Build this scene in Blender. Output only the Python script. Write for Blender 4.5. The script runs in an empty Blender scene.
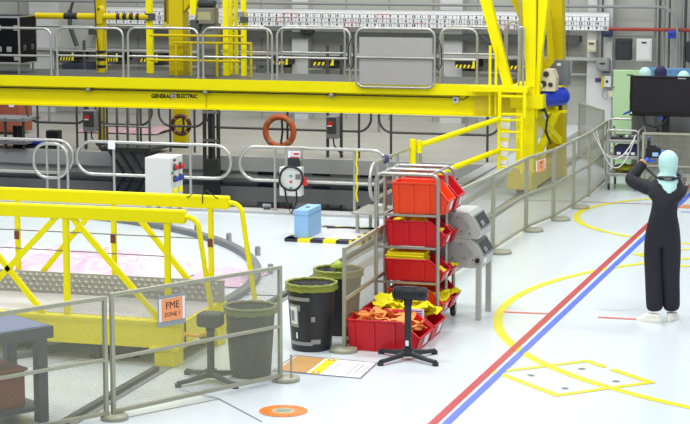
import bpy, bmesh, math, random
from mathutils import Vector, Matrix, noise
from mathutils.bvhtree import BVHTree
from math import sin, cos, pi, radians, atan, hypot, sqrt, atan2
random.seed(7)
SC = bpy.context.scene
COL = SC.collection

# ------------------------------------------------------------------ camera
FPX, CAM_H = 1950.0, 4.0
YAW, PITCH = radians(16.0), atan(282.0/1950.0)
cd = bpy.data.cameras.new('camera'); cam = bpy.data.objects.new('camera', cd); COL.objects.link(cam)
cam.location = (0, 0, CAM_H)
cam.rotation_euler = (pi/2-PITCH, 0, YAW)
cd.sensor_fit = 'HORIZONTAL'; cd.sensor_width = 36.0; cd.lens = FPX/690.0*36.0
cd.clip_end = 300
SC.camera = cam

# ------------------------------------------------------------------ light
SC.view_settings.view_transform = 'Standard'; SC.view_settings.look = 'None'
SC.view_settings.gamma = 1.0; SC.view_settings.use_curve_mapping = False
SC.view_settings.exposure = 0.27
wd = bpy.data.worlds.new('hall_ambient'); SC.world = wd; wd.use_nodes = True
wd.node_tree.nodes['Background'].inputs[0].default_value = (0.86, 0.92, 1.0, 1)
wd.node_tree.nodes['Background'].inputs[1].default_value = 0.36
def area(name, x, y, z, sx, sy, power, col=(1, 0.985, 0.96)):
    l = bpy.data.lights.new(name, 'AREA'); l.shape = 'RECTANGLE'; l.size = sx; l.size_y = sy
    l.energy = power; l.color = col
    o = bpy.data.objects.new(name, l); COL.objects.link(o); o.location = (x, y, z)
    return o
# rows of high-bay hall lamps under the (unseen) roof, running down the hall
for i, y in enumerate((10, 17, 24, 31)):
    for x in (-14, -7, 0):
        area('high_bay_lamp', x, y, 10.0, 2.4, 1.6, 290 if y < 27 else 190)
area('high_bay_lamp', -10, 36.5, 10.0, 8, 1.0, 430)

# ------------------------------------------------------------------ helpers
_fw = Vector((-sin(YAW)*cos(PITCH), cos(YAW)*cos(PITCH), -sin(PITCH)))
_r = Vector((cos(YAW), sin(YAW), 0)); _u = _r.cross(_fw)
def ray(x, y): return _fw + _r*((x-345)/FPX) - _u*((y-212)/FPX)
def GR(x, y, z=0.0):            # surveyed point on the level z
    d = ray(x, y); t = (z-CAM_H)/d.z; return Vector((d.x*t, d.y*t, z))
def AT(x, y, Y):                # surveyed point on the hall plane Y
    d = ray(x, y); t = Y/d.y; return Vector((d.x*t, Y, CAM_H+d.z*t))

def S(r, g, b):
    f = lambda c: (c/255/12.92) if c/255 <= 0.04045 else ((c/255+0.055)/1.055)**2.4
    return (f(r), f(g), f(b), 1)
MATS = {}
def mat(name, rgb, rough=0.5, metal=0.0, var=0.08, scale=6.0, bump=0.0, bscale=40.0, spec=0.5, emit=None, alpha=None):
    if name in MATS: return MATS[name]
    m = bpy.data.materials.new(name); m.use_nodes = True; nt = m.node_tree
    p = nt.nodes['Principled BSDF']
    p.inputs['Roughness'].default_value = rough; p.inputs['Metallic'].default_value = metal
    p.inputs['Specular IOR Level'].default_value = spec
    c = S(*rgb)
    tc = nt.nodes.new('ShaderNodeTexCoord')
    if var > 0:
        n = nt.nodes.new('ShaderNodeTexNoise'); n.inputs['Scale'].default_value = scale; n.inputs['Detail'].default_value = 5
        nt.links.new(tc.outputs['Object'], n.inputs['Vector'])
        mx = nt.nodes.new('ShaderNodeMix'); mx.data_type = 'RGBA'
        mx.inputs['A'].default_value = tuple(v*(1-var) for v in c[:3])+(1,)
        mx.inputs['B'].default_value = tuple(min(1, v*(1+var)) for v in c[:3])+(1,)
        nt.links.new(n.outputs['Fac'], mx.inputs['Factor'])
        nt.links.new(mx.outputs['Result'], p.inputs['Base Color'])
    else: p.inputs['Base Color'].default_value = c
    if bump > 0:
        n2 = nt.nodes.new('ShaderNodeTexNoise'); n2.inputs['Scale'].default_value = bscale; n2.inputs['Detail'].default_value = 4
        nt.links.new(tc.outputs['Object'], n2.inputs['Vector'])
        b = nt.nodes.new('ShaderNodeBump'); b.inputs['Strength'].default_value = bump; b.inputs['Distance'].default_value = 0.02
        nt.links.new(n2.outputs['Fac'], b.inputs['Height']); nt.links.new(b.outputs['Normal'], p.inputs['Normal'])
    if emit: p.inputs['Emission Color'].default_value = S(*emit[0]); p.inputs['Emission Strength'].default_value = emit[1]
    if alpha is not None: p.inputs['Alpha'].default_value = alpha
    MATS[name] = m
    return m
FLOOR = mat('white_epoxy_floor', (214, 225, 231), 0.22, var=0.03, scale=0.7, spec=0.45)
WALL = mat('painted_wall', (180, 181, 172), 0.75, var=0.12, scale=0.8)
WALLP = mat('pale_pilaster', (205, 207, 205), 0.7, var=0.06, scale=1.2)
LEDGE = mat('grey_ledge', (172, 174, 168), 0.6, var=0.15, scale=2)
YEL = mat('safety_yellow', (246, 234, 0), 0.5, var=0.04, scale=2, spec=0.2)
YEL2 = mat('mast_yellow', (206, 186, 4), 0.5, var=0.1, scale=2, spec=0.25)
STEEL = mat('brushed_steel', (176, 176, 172), 0.38, 0.75, var=0.10, scale=8)
RAILM = mat('satin_rail', (188, 188, 182), 0.35, 0.7, var=0.08, scale=5)
GALV = mat('fence_steel', (170, 170, 150), 0.5, 0.3, var=0.12, scale=8)
MESHM = mat('expanded_mesh_steel', (150, 150, 132), 0.6, 0.15, var=0.1, scale=4)
DSTEEL = mat('dark_steel', (84, 86, 84), 0.55, 0.4, var=0.2, scale=4)
CHAR = mat('charcoal_metal', (48, 50, 54), 0.5, 0.2, var=0.2, scale=6)
BLACK = mat('black_plastic', (22, 22, 26), 0.45, var=0.15, scale=8)
TVB = mat('black_gloss', (10, 10, 13), 0.22, var=0.1)
SCREEN = mat('dark_screen', (22, 17, 28), 0.35, var=0.04)
RED = mat('red_bin_plastic', (206, 12, 34), 0.42, var=0.07, scale=5)
ORED = mat('orange_red_bin_plastic', (238, 70, 26), 0.42, var=0.06, scale=5)
YCL = mat('yellow_cloth', (240, 228, 10), 0.8, var=0.14, scale=18, bump=0.5, bscale=30)
OCL = mat('orange_cloth', (246, 158, 84), 0.85, var=0.12, scale=18, bump=0.5, bscale=30)
BAG = mat('olive_bag_film', (134, 142, 52), 0.3, var=0.25, scale=25, bump=0.6, bscale=25)
PAPER = mat('white_paper', (238, 240, 244), 0.7, var=0.02)
INK = mat('black_ink', (30, 30, 32), 0.7, var=0)
GINK = mat('grey_ink', (140, 142, 146), 0.7, var=0)
REDP = mat('red_paint', (214, 40, 32), 0.4, var=0.06)
BLUEP = mat('blue_paint', (40, 70, 190), 0.4, var=0.08)
LBLUE = mat('light_blue_box', (142, 188, 230), 0.55, var=0.05, scale=10)
CAB = mat('cabinet_grey', (212, 214, 210), 0.5, var=0.03)
INSTR = mat('instrument_grey', (180, 184, 180), 0.45, 0.15, var=0.06)
GREY = mat('mid_grey', (140, 142, 142), 0.55, var=0.1)
ORG = mat('orange_sign', (250, 160, 104), 0.6, var=0.03)
HAZB = mat('hazard_black', (44, 42, 64), 0.5, var=0.08)
HAZY = mat('hazard_yellow', (244, 228, 6), 0.5, var=0.05)
GREEN = mat('pale_green_panel', (190, 226, 178), 0.6, var=0.05, scale=3)
BPAN = mat('blue_panel', (98, 150, 200), 0.6, var=0.06)
TERRA = mat('brick_red_panel', (156, 84, 62), 0.65, var=0.15, scale=4)
BUOY = mat('orange_buoy', (196, 96, 48), 0.55, var=0.12, scale=10)
BUOYD = mat('brown_buoy', (104, 58, 34), 0.6, var=0.15, scale=10)
PWALL = mat('pool_liner_steel', (205, 207, 208), 0.5, 0.0, var=0.2, scale=1.5)
CONC = mat('coping_concrete', (176, 178, 178), 0.7, var=0.12, scale=6)
COVER = mat('black_coverall', (30, 30, 39), 0.8, var=0.12, scale=14, bump=0.5, bscale=14)
HOOD = mat('pale_mint_hood', (190, 232, 226), 0.8, var=0.05, scale=14, bump=0.3, bscale=30)
NAVY = mat('navy_hood', (46, 38, 84), 0.8, var=0.1, scale=14)
GLOVE = mat('blue_nitrile', (46, 92, 220), 0.4, var=0.1, scale=20)
SKIN = mat('skin', (206, 160, 134), 0.55, var=0.05)
SHOE = mat('cream_overshoe', (238, 238, 226), 0.7, var=0.08, scale=20, bump=0.3)
PINK = mat('pink_plastic_sheet', (218, 184, 206), 0.3, var=0.1, scale=3, bump=0.4, bscale=9)
WPL = mat('white_plastic_sheet', (216, 210, 222), 0.3, var=0.04, scale=3, bump=0.4, bscale=9)
BENCHG = mat('bench_slate_grey', (74, 82, 98), 0.5, 0.1, var=0.1, scale=6)
BENCHT = mat('bench_blue_top', (120, 134, 178), 0.35, var=0.06, scale=6)
TRASHG = mat('grey_green_trash', (72, 74, 66), 0.55, var=0.1, scale=6)
TAPE = mat('grey_tape', (150, 152, 150), 0.5, var=0.1, scale=12)
TAN = mat('tan_print', (196, 152, 92), 0.6, var=0.08, scale=8)
BEIGE = mat('beige_housing', (206, 200, 176), 0.5, var=0.08, scale=10)
COMPB = mat('compressor_blue', (30, 62, 190), 0.35, var=0.1, scale=6)
def checker_mat():
    m = mat('checker_plate', (176, 176, 168), 0.42, 0.45, var=0.1, scale=4); nt = m.node_tree
    tc = nt.nodes.new('ShaderNodeTexCoord'); v = nt.nodes.new('ShaderNodeTexChecker'); v.inputs['Scale'].default_value = 26
    nt.links.new(tc.outputs['Object'], v.inputs['Vector'])
    b = nt.nodes.new('ShaderNodeBump'); b.inputs['Strength'].default_value = 0.35; b.inputs['Distance'].default_value = 0.01
    nt.links.new(v.outputs['Fac'], b.inputs['Height']); nt.links.new(b.outputs['Normal'], nt.nodes['Principled BSDF'].inputs['Normal'])
    return m
CHECK = checker_mat()
def water_mat():
    m = bpy.data.materials.new('pool_water'); m.use_nodes = True; nt = m.node_tree; p = nt.nodes['Principled BSDF']
    p.inputs['Base Color'].default_value = S(14, 22, 34); p.inputs['Roughness'].default_value = 0.03; p.inputs['IOR'].default_value = 1.33
    tc = nt.nodes.new('ShaderNodeTexCoord'); n = nt.nodes.new('ShaderNodeTexNoise'); n.inputs['Scale'].default_value = 3
    nt.links.new(tc.outputs['Object'], n.inputs['Vector'])
    b = nt.nodes.new('ShaderNodeBump'); b.inputs['Strength'].default_value = 0.03; b.inputs['Distance'].default_value = 0.02
    nt.links.new(n.outputs['Fac'], b.inputs['Height']); nt.links.new(b.outputs['Normal'], p.inputs['Normal'])
    return m
WATER = water_mat()

class MB:
    def __init__(s): s.v = []; s.f = []; s.sm = []
    def add(s, vs, fs, smooth=False):
        o = len(s.v); s.v += [tuple(v) for v in vs]; s.f += [tuple(i+o for i in f) for f in fs]; s.sm += [smooth]*len(fs); return s
    def box(s, x0, x1, y0, y1, z0, z1):
        return s.add([(x, y, z) for z in (z0, z1) for y in (y0, y1) for x in (x0, x1)],
                     [(0, 2, 3, 1), (4, 5, 7, 6), (0, 1, 5, 4), (2, 6, 7, 3), (0, 4, 6, 2), (1, 3, 7, 5)])
    def bbox(s, x0, x1, y0, y1, z0, z1, b=0.008):     # box with bevelled edges
        bm = bmesh.new(); bmesh.ops.create_cube(bm, size=1)
        for v in bm.verts: v.co = Vector(((x0+x1)/2+v.co.x*(x1-x0), (y0+y1)/2+v.co.y*(y1-y0), (z0+z1)/2+v.co.z*(z1-z0)))
        bmesh.ops.bevel(bm, geom=bm.edges[:], offset=b, segments=2, affect='EDGES', profile=0.5)
        bm.verts.index_update(); s.add([v.co.copy() for v in bm.verts], [[v.index for v in f.verts] for f in bm.faces]); bm.free(); return s
    def beam(s, p0, p1, w, d, up=None, w1=None):       # rectangular bar p0->p1, w across, d along the other axis
        p0 = Vector(p0); p1 = Vector(p1); a = (p1-p0).normalized()
        ref = Vector(up) if up else (Vector((0, 1, 0)) if abs(a.y) < 0.9 else Vector((0, 0, 1)))
        side = a.cross(ref).normalized(); oth = side.cross(a).normalized()
        w1 = w if w1 is None else w1
        vs = []
        for p, ww in ((p0, w), (p1, w1)):
            for i, j in ((-1, -1), (1, -1), (1, 1), (-1, 1)): vs.append(p+side*(i*ww/2)+oth*(j*d/2))
        return s.add(vs, [(3, 2, 1, 0), (4, 5, 6, 7), (0, 1, 5, 4), (1, 2, 6, 5), (2, 3, 7, 6), (3, 0, 4, 7)])
    def tube(s, pts, r, seg=8, closed=False, radii=None):
        P = [Vector(p) for p in pts]; n = len(P); rings = []; prev = None
        for i in range(n):
            if closed: t = P[(i+1) % n]-P[i-1]
            else: t = P[min(i+1, n-1)]-P[max(i-1, 0)]
            t.normalize()
            if prev is None:
                ref = Vector((0, 0, 1)) if abs(t.z) < 0.9 else Vector((1, 0, 0)); nx = t.cross(ref).normalized()
            else: nx = (prev-t*prev.dot(t)).normalized()
            prev = nx; ny = t.cross(nx)
            rr = radii[i] if radii else r
            rings.append([P[i]+(nx*cos(2*pi*k/seg)+ny*sin(2*pi*k/seg))*rr for k in range(seg)])
        vs = [v for R in rings for v in R]; fs = []
        m = n if closed else n-1
        for i in range(m):
            j = (i+1) % n
            for k in range(seg):
                k2 = (k+1) % seg; fs.append((i*seg+k, i*seg+k2, j*seg+k2, j*seg+k))
        s.add(vs, fs, True)
        if not closed:
            s.add(rings[0], [tuple(reversed(range(seg)))]); s.add(rings[-1], [tuple(range(seg))])
        return s
    def cyl(s, p0, p1, r, seg=16, r1=None):
        return s.tube([p0, p1], r, seg, radii=[r, r if r1 is None else r1])
    def lathe(s, prof, c, seg=24, closed_prof=False):
        cx, cy, cz = c; vs = []; fs = []; n = len(prof)
        for r, z in prof:
            for k in range(seg): vs.append((cx+r*cos(2*pi*k/seg), cy+r*sin(2*pi*k/seg), cz+z))
        for i in range(n if closed_prof else n-1):
            j = (i+1) % n
            for k in range(seg):
                k2 = (k+1) % seg; fs.append((i*seg+k, i*seg+k2, j*seg+k2, j*seg+k))
        return s.add(vs, fs, True)
    def disc(s, c, r, seg=24, up=True, r0=0.0):
        cx, cy, cz = c
        if r0 <= 0:
            vs = [(cx+r*cos(2*pi*k/seg), cy+r*sin(2*pi*k/seg), cz) for k in range(seg)]
            return s.add(vs, [tuple(range(seg)) if up else tuple(reversed(range(seg)))])
        return s.arc(c, r0, r, 0, 2*pi, seg)
    def arc(s, c, r0, r1, a0, a1, seg=48):
        cx, cy, cz = c; vs = []; fs = []
        for i in range(seg+1):
            a = a0+(a1-a0)*i/seg
            vs += [(cx+r0*cos(a), cy+r0*sin(a), cz), (cx+r1*cos(a), cy+r1*sin(a), cz)]
        for i in range(seg): fs.append((2*i, 2*i+1, 2*i+3, 2*i+2))
        return s.add(vs, fs)
    def ell(s, c, rx, ry, rz, seg=16, rings=10, jit=0.0, fr=3.0, seed=0):
        vs = []; fs = []; c = Vector(c)
        for i in range(rings+1):
            th = pi*i/rings
            for k in range(seg):
                ph = 2*pi*k/seg
                d = Vector((sin(th)*cos(ph), sin(th)*sin(ph), cos(th)))
                q = 1+(noise.noise(d*fr+Vector((seed*3.1, seed*1.7, seed))) * jit if jit else 0)
                vs.append(c+Vector((d.x*rx*q, d.y*ry*q, d.z*rz*q)))
        for i in range(rings):
            for k in range(seg):
                k2 = (k+1) % seg; fs.append((i*seg+k, (i+1)*seg+k, (i+1)*seg+k2, i*seg+k2))
        return s.add(vs, fs, True)
    def prism(s, poly, axis, a0, a1):     # poly of 2-D points, extruded along axis 'x','y','z'
        def P(u, v, a): return {'x': (a, u, v), 'y': (u, a, v), 'z': (u, v, a)}[axis]
        n = len(poly); vs = [P(u, v, a0) for u, v in poly]+[P(u, v, a1) for u, v in poly]
        fs = [tuple(range(n)), tuple(range(2*n-1, n-1, -1))]+[(i, i+n, (i+1) % n+n, (i+1) % n) for i in range(n)]
        return s.add(vs, fs)
    def quad(s, a, b, c, d): return s.add([a, b, c, d], [(0, 1, 2, 3)])
    def text(s, txt, size, M, align='CENTER', depth=0.0, bold=0.0):
        cu = bpy.data.curves.new('t', 'FONT'); cu.body = txt; cu.size = size; cu.align_x = align; cu.align_y = 'CENTER'; cu.extrude = depth; cu.resolution_u = 2; cu.offset = bold
        ob = bpy.data.objects.new('t', cu); COL.objects.link(ob)
        dg = bpy.context.evaluated_depsgraph_get(); me = bpy.data.meshes.new_from_object(ob.evaluated_get(dg))
        s.add([M @ v.co for v in me.vertices], [tuple(p.vertices) for p in me.polygons])
        bpy.data.objects.remove(ob); bpy.data.curves.remove(cu); bpy.data.meshes.remove(me); return s
    def build(s, name, m, parent=None, loc=None, kind=None, fix=True):
        me = bpy.data.meshes.new(name)
        off = Vector((0, 0, 0)); par = parent
        while par is not None: off = off+par.location; par = par.parent
        if loc is not None: loc = Vector(loc)
        base = off+(loc-off if loc is not None else Vector((0, 0, 0)))
        me.from_pydata([tuple(Vector(v)-base) for v in s.v], [], s.f)
        me.polygons.foreach_set('use_smooth', s.sm)
        if fix:
            bm = bmesh.new(); bm.from_mesh(me); bmesh.ops.recalc_face_normals(bm, faces=bm.faces[:]); bm.to_mesh(me); bm.free()
        me.materials.append(m)
        o = bpy.data.objects.new(name, me); COL.objects.link(o)
        if parent is not None: o.parent = parent
        o.location = base-off
        if kind: o['kind'] = kind
        return o

def tag(o, label, cat, group=None):
    o['label'] = label; o['category'] = cat
    if group: o['group'] = group
    return o
def thing(name, label, cat, loc, group=None):
    o = bpy.data.objects.new(name, None); COL.objects.link(o); o.location = Vector(loc); o.empty_display_size = 0.1
    return tag(o, label, cat, group)
def struct(o, label=None):
    o['kind'] = 'structure'
    if label: o['label'] = label
    return o
def dup(root, loc, rotz=0.0, label=None, group=None):
    r = root.copy(); COL.objects.link(r); r.location = Vector(loc); r.rotation_euler = (0, 0, rotz)
    if label: r['label'] = label
    if group: r['group'] = group
    for ch in list(root.children):
        c = ch.copy(); COL.objects.link(c); c.parent = r
        for g in list(ch.children):
            d = g.copy(); COL.objects.link(d); d.parent = c
    return r
def skin(nodes, edges, root=0, sub=2):
    """nodes: (co, rx, ry). returns verts, faces of a skinned continuous surface"""
    me = bpy.data.meshes.new('sk'); me.from_pydata([tuple(n[0]) for n in nodes], edges, [])
    ob = bpy.data.objects.new('sk', me); COL.objects.link(ob)
    md = ob.modifiers.new('skin', 'SKIN'); md.use_smooth_shade = True
    for i, n in enumerate(nodes):
        sv = me.skin_vertices[0].data[i]; sv.radius = (n[1], n[2] if len(n) > 2 else n[1]); sv.use_root = (i == root)
    sb = ob.modifiers.new('sub', 'SUBSURF'); sb.levels = sub; sb.render_levels = sub
    bpy.context.view_layer.update()
    dg = bpy.context.evaluated_depsgraph_get(); em = bpy.data.meshes.new_from_object(ob.evaluated_get(dg))
    vs = [v.co.copy() for v in em.vertices]; fs = [tuple(p.vertices) for p in em.polygons]
    bpy.data.objects.remove(ob); bpy.data.meshes.remove(me); bpy.data.meshes.remove(em)
    return vs, fs
def stadium(ax, o, x0, x1, z0, z1, r, n=6):   # closed rounded rectangle in plane spanned by ax and Z, starting from point o
    o = Vector(o); ax = Vector(ax); pts = []
    for cx, cz, a in ((x1-r, z1-r, 0), (x0+r, z1-r, 1), (x0+r, z0+r, 2), (x1-r, z0+r, 3)):
        for i in range(n+1):
            t = (a+i/n)*pi/2; pts.append(o+ax*(cx+r*cos(t))+Vector((0, 0, cz+r*sin(t))))
    return pts
def archpts(ax, o, x0, x1, z0, z1, r, n=6):   # inverted U
    o = Vector(o); ax = Vector(ax); pts = [o+ax*x0+Vector((0, 0, z0))]
    for cx, a0 in ((x0+r, pi), (x1-r, pi/2)):
        for i in range(n+1):
            t = a0-(pi/2)*i/n; pts.append(o+ax*(cx+r*cos(t))+Vector((0, 0, z1-r+r*sin(t))))
    pts.append(o+ax*x1+Vector((0, 0, z0))); return pts
# ================================================================== SETTING
b = MB(); b.box(-40, 12, -6, 26.3, -0.25, 0); b.box(-6.75, 12, 26.3, 40, -0.25, 0)
floor = struct(b.build('floor', FLOOR), 'glossy white painted hall floor around the pool')
b = MB(); b.box(-40, -6.75, 32.8, 40, -0.25, 0); struct(b.build('floor_far', mat('dimmed_deck_floor', (172, 170, 160), 0.4, var=0.14, scale=1.5)), 'grey deck floor beyond the pool, dimness put into its colour')  # greyer colour paints in the dimmer light beyond the pool
struct(MB().box(-40, 12, 40, 40.3, -0.3, 8).build('wall_back', WALL), 'pale grey painted back wall of the hall')
b = MB(); b.box(-40, -6.75, 32.8, 32.95, -3, -0.255)
pw = struct(b.build('wall_pool_back', PWALL), 'dark metal far wall of the pool')
b = MB()
for px0, px1, z0, z1 in ((205, 222, -0.33, -0.05), (258, 275, -0.32, -0.12), (313, 330, -0.3, -0.1), (334, 340, -0.25, -0.12), (360, 376, -0.3, -0.1), (410, 428, -0.3, -0.12), (455, 470, -0.3, -0.12)):
    a = AT(px0, 165, 32.8); c = AT(px1, 165, 32.8); b.box(a.x, c.x, 32.77, 32.82, z0, z1)
b.build('opening_shade', BLACK, pw)  # black blocks stand in for the shade inside the wall openings
b = MB(); b.box(-40, -6.75, 32.74, 32.8, -0.26, 0.0); struct(b.build('trim_1', PWALL), 'dark edge strip on the far pool side')
struct(MB().box(-6.75, -6.6, 26.3, 32.8, -3, -0.255).build('wall_pool_right', PWALL))
struct(MB().box(-40, -6.75, 26.1, 26.3, -3, -0.255).build('wall_pool_front', PWALL))
b = MB(); b.box(-40, -6.6, 26.08, 26.42, -0.2, 0.035); b.box(-6.82, -6.6, 26.42, 32.8, -0.2, 0.035)
struct(b.build('trim_2', CONC), 'grey concrete coping along the near pool edge')
b = MB(); b.quad((-40, 26.3, -0.4), (-6.75, 26.3, -0.4), (-6.75, 32.8, -0.4), (-40, 32.8, -0.4))
struct(b.build('pool_water', WATER), 'dark still water of the pool')

# pilasters, wall joints and the ledges of the back wall
for i, (x0, x1) in enumerate(((30, 54), (292, 308), (440, 462), (587, 612))):
    a = AT(x0, 60, 39.7); c = AT(x1, 60, 39.7)
    struct(MB().box(a.x, c.x, 39.7, 40, 0, 8).build('pilaster_trim', WALLP))
def wallz(y, x=340, Y=39.9): return AT(x, y, Y).z
b = MB()
for k in range(26): b.box(-20+k*0.95, -20+k*0.95+0.015, 39.985, 40.0, 0, 8)
b.build('panel_joint', GREY, bpy.data.objects['wall_back'])
b = MB(); b.box(-20, -5.8, 39.55, 40, wallz(55), wallz(52)); b.box(-20, -5.8, 39.75, 40, wallz(70), wallz(68))
struct(b.build('trim_3', LEDGE), 'pale ledge along the back wall behind the bridge')
b = MB(); b.box(-17.2, -6.4, 39.6, 40, wallz(38), wallz(32))  # dark band along the wall under the board
struct(b.build('trim_4', DSTEEL), 'dark band below the number board')

# ------------------------------------------------------------------ floor markings (flat paint and tape, children of the floor)
YP = mat('yellow_floor_paint', (226, 220, 8), 0.35, var=0.05, scale=5)
RP = mat('red_floor_paint', (184, 48, 54), 0.35, var=0.08, scale=5)
BP = mat('blue_floor_paint', (72, 104, 222), 0.35, var=0.08, scale=5)
RT = mat('red_floor_tape', (238, 84, 66), 0.4, var=0.05)
BRT = mat('brown_floor_tape', (190, 140, 130), 0.5, var=0.05)
SEAM = mat('floor_seam', (120, 124, 130), 0.6, var=0.1)
def strip(p, q, w, z): 
    p = Vector(p).to_2d(); q = Vector(q).to_2d(); d = (q-p).normalized(); n = Vector((-d.y, d.x))*w/2
    return [(p.x-n.x, p.y-n.y, z), (q.x-n.x, q.y-n.y, z), (q.x+n.x, q.y+n.y, z), (p.x+n.x, p.y+n.y, z)]
def paint(name, quads, m):
    b = MB()
    for q in quads: b.quad(*q)
    return b.build(name, m, floor, fix=False)
MB().arc((0.70, 20.39, 0.0030), 4.68, 4.78, radians(80), radians(290), 120).build('yellow_arc', YP, floor, fix=False)
MB().arc((-1.98, 27.39, 0.0030), 2.355, 2.455, radians(20), radians(340), 90).build('yellow_arc', YP, floor, fix=False)
Dm = [Vector(v) for v in ((-3.53, 17.13), (-2.75, 17.88), (-2.01, 17.11), (-2.79, 16.34))]
def inset(P, w):
    c = sum((p for p in P), Vector((0, 0)))/4; return [c+(p-c)*(1-w) for p in P]
def diamond(P, z, gap=False):
    Q = inset(P, 0.145); qs = []
    for i in range(4):
        j = (i+1) % 4
        if gap and i == 1:
            for t0, t1 in ((0, 0.30), (0.40, 1)):
                qs.append([(*(P[i].lerp(P[j], t0)), z), (*(P[i].lerp(P[j], t1)), z), (*(Q[i].lerp(Q[j], t1)), z), (*(Q[i].lerp(Q[j], t0)), z)][::-1])
        else: qs.append([(*P[i], z), (*P[j], z), (*Q[j], z), (*Q[i], z)][::-1])
    return qs
paint('yellow_diamond', diamond(Dm, 0.0038, True), YP)
D2 = [p+Vector((0.35, 6.92)) for p in Dm]
paint('yellow_diamond', diamond(D2, 0.0038), YP)
def longline(a, c): d = (c-a)/(c.y-a.y); return a+d*(12-a.y), a+d*(33-a.y)
paint('red_line', [strip(*longline(GR(432.5, 424), GR(545.0, 320)), 0.074, 0.0046)], RP)
paint('blue_line', [strip(*longline(GR(446, 424), GR(556.5, 320)), 0.070, 0.0046)], BP)
paint('red_dash', [strip((-3.98, 19.94), (-3.50, 19.97), 0.05, 0.0040)], RT)
paint('red_dash', [strip((-2.97, 19.93), (-2.53, 19.93), 0.055, 0.0040)], RT)
paint('brown_line', [strip((-6.0, 28.5), (-2.2, 28.66), 0.05, 0.0042)], BRT)
paint('blue_dash', [strip((-3.0, 27.92), (-2.4, 27.95), 0.05, 0.0042)], BP)
a = GR(232, 294.5); c = GR(275, 296); paint('orange_line', [strip(a, c, 0.05, 0.004)], RT)
b = MB()
for p, q in (((219, 399), (262, 422)), ((219, 399), (180, 390)), ((110, 421), (219, 399))):
    b.quad(*strip(GR(*p), GR(*q), 0.018, 0.002))
for p, q in (((395, 370), (560, 470)),):
    pass
b.build('seam', SEAM, floor, fix=False)
b = MB()
for x, y in ((531, 375.5), (582, 369), (565, 388.5), (616, 381.5)):
    g = GR(x, y); b.disc((g.x, g.y, 0.004), 0.035, 10)
b.build('anchor_cap', SEAM, floor, fix=False)
MB().quad(GR(270, 268, 0.002), GR(296, 274, 0.002), GR(322, 270, 0.002), GR(308, 261, 0.002)).build('hatch_cover', mat('hatch_grey', (196, 202, 210), 0.35, var=0.06), floor, fix=False)
MB().box(-5.62, -5.44, 22.0, 39.0, 0.0, 0.006).build('crane_rail_plate', mat('rail_plate_dark', (110, 112, 108), 0.5, 0.2, var=0.15), floor)
MB().box(-5.56, -5.50, 22.0, 39.0, 0.006, 0.03).build('crane_rail', STEEL, floor)
MB().box(-6.25, -6.10, 22.0, 39.0, 0.0, 0.004).build('grey_band', mat('band_grey', (150, 152, 148), 0.5, var=0.1), floor)
# worn pale lettering by the right red dash, scuffed past reading
b = MB()
for k in range(9):
    g = GR(597+k*4.4, 311-0.3*abs(4-k)); b.quad(*strip((g.x, g.y), (g.x+0.035, g.y+0.03*(k % 2)), 0.012, 0.003))
b.build('scuff_mark', mat('scuff_grey', (176, 184, 192), 0.5, var=0.1), floor, fix=False)

def floor_sticker(cx, cy, r, label):
    t = thing('floor_sticker', label, 'floor sticker', (cx, cy, 0))
    MB().disc((cx, cy, 0.0045), r, 40).build('orange_ring', mat('orange_sticker', (250, 124, 22), 0.4, var=0.05), t, fix=False)
    MB().disc((cx, cy, 0.0056), r*0.47, 32).build('emblem', mat('sticker_centre', (176, 178, 150), 0.5, var=0.25, scale=30), t, fix=False)
    b = MB()
    for k in range(26):
        a = 2*pi*k/26
        if 0.03 < (k % 13)/13 < 0.92:
            p = Vector((cx+cos(a)*r*0.70, cy+sin(a)*r*0.70)); q = Vector((cx+cos(a)*r*0.80, cy+sin(a)*r*0.80)); b.quad(*strip(p, q, r*0.05, 0.006))
    b.build('ring_print', mat('brown_print', (176, 84, 20), 0.5, var=0), t, fix=False)
    for k in range(3):
        MB().quad(*strip((cx-r*0.3, cy+(k-1)*r*0.2), (cx+r*0.3, cy+(k-1)*r*0.2), r*0.07, 0.0064)).build('emblem_bar', mat('olive_print', (88, 96, 70), 0.5, var=0), t, fix=False)
floor_sticker(-4.90, 15.21, 0.205, 'round orange floor sticker with a grey centre, in the foreground')
floor_sticker(-2.98, 28.5, 0.19, 'far round orange floor sticker beside the photographer')

# printed floor sign by the bins
t = thing('floor_sign', 'rectangular floor sign with tan, yellow and white panels by the black bins', 'floor sign', (-5.0, 16.9, 0))
c0, c1, c2, c3 = [Vector(v) for v in ((-5.46, 16.61), (-4.59, 16.53), (-4.61, 17.21), (-5.46, 17.32))]
def sg(u, v, z): 
    p = c0.lerp(c1, u).lerp(c3.lerp(c2, u), v); return (p.x, p.y, z)
def sq(u0, u1, v0, v1, z): return (sg(u0, v0, z), sg(u1, v0, z), sg(u1, v1, z), sg(u0, v1, z))
MB().quad(*sq(0, 1, 0, 1, 0.003)).build('border', mat('sign_border', (126, 122, 140), 0.5, var=0.05), t, fix=False)
MB().quad(*sq(.025, .975, .05, .95, 0.0042)).build('white_field', PAPER, t, fix=False)
MB().quad(*sq(.04, .38, .05, .95, 0.0052)).build('tan_panel', TAN, t, fix=False)
MB().quad(*sq(.41, .53, .04, .96, 0.0052)).build('yellow_panel', HAZY, t, fix=False)
for v in (0.12, 0.88):
    p = sg(.47, v, 0); MB().disc((p[0], p[1], 0.0062), 0.035, 16).build('red_symbol', REDP, t, fix=False)
    MB().disc((p[0], p[1], 0.0068), 0.02, 12).build('symbol_centre', PAPER, t, fix=False)
b = MB()
for u, v0, v1, w in ((.60, .2, .8, .012), (.80, .15, .85, .018), (.86, .2, .8, .018), (.93, .3, .75, .012)):
    n = 11
    for k in range(n):
        a0 = v0+(v1-v0)*k/n; b.quad(*sq(u, u+w*1.3, a0, a0+(v1-v0)/n*0.62, 0.0054))
b.build('print_line', GINK, t, fix=False, kind='stuff')

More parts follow.
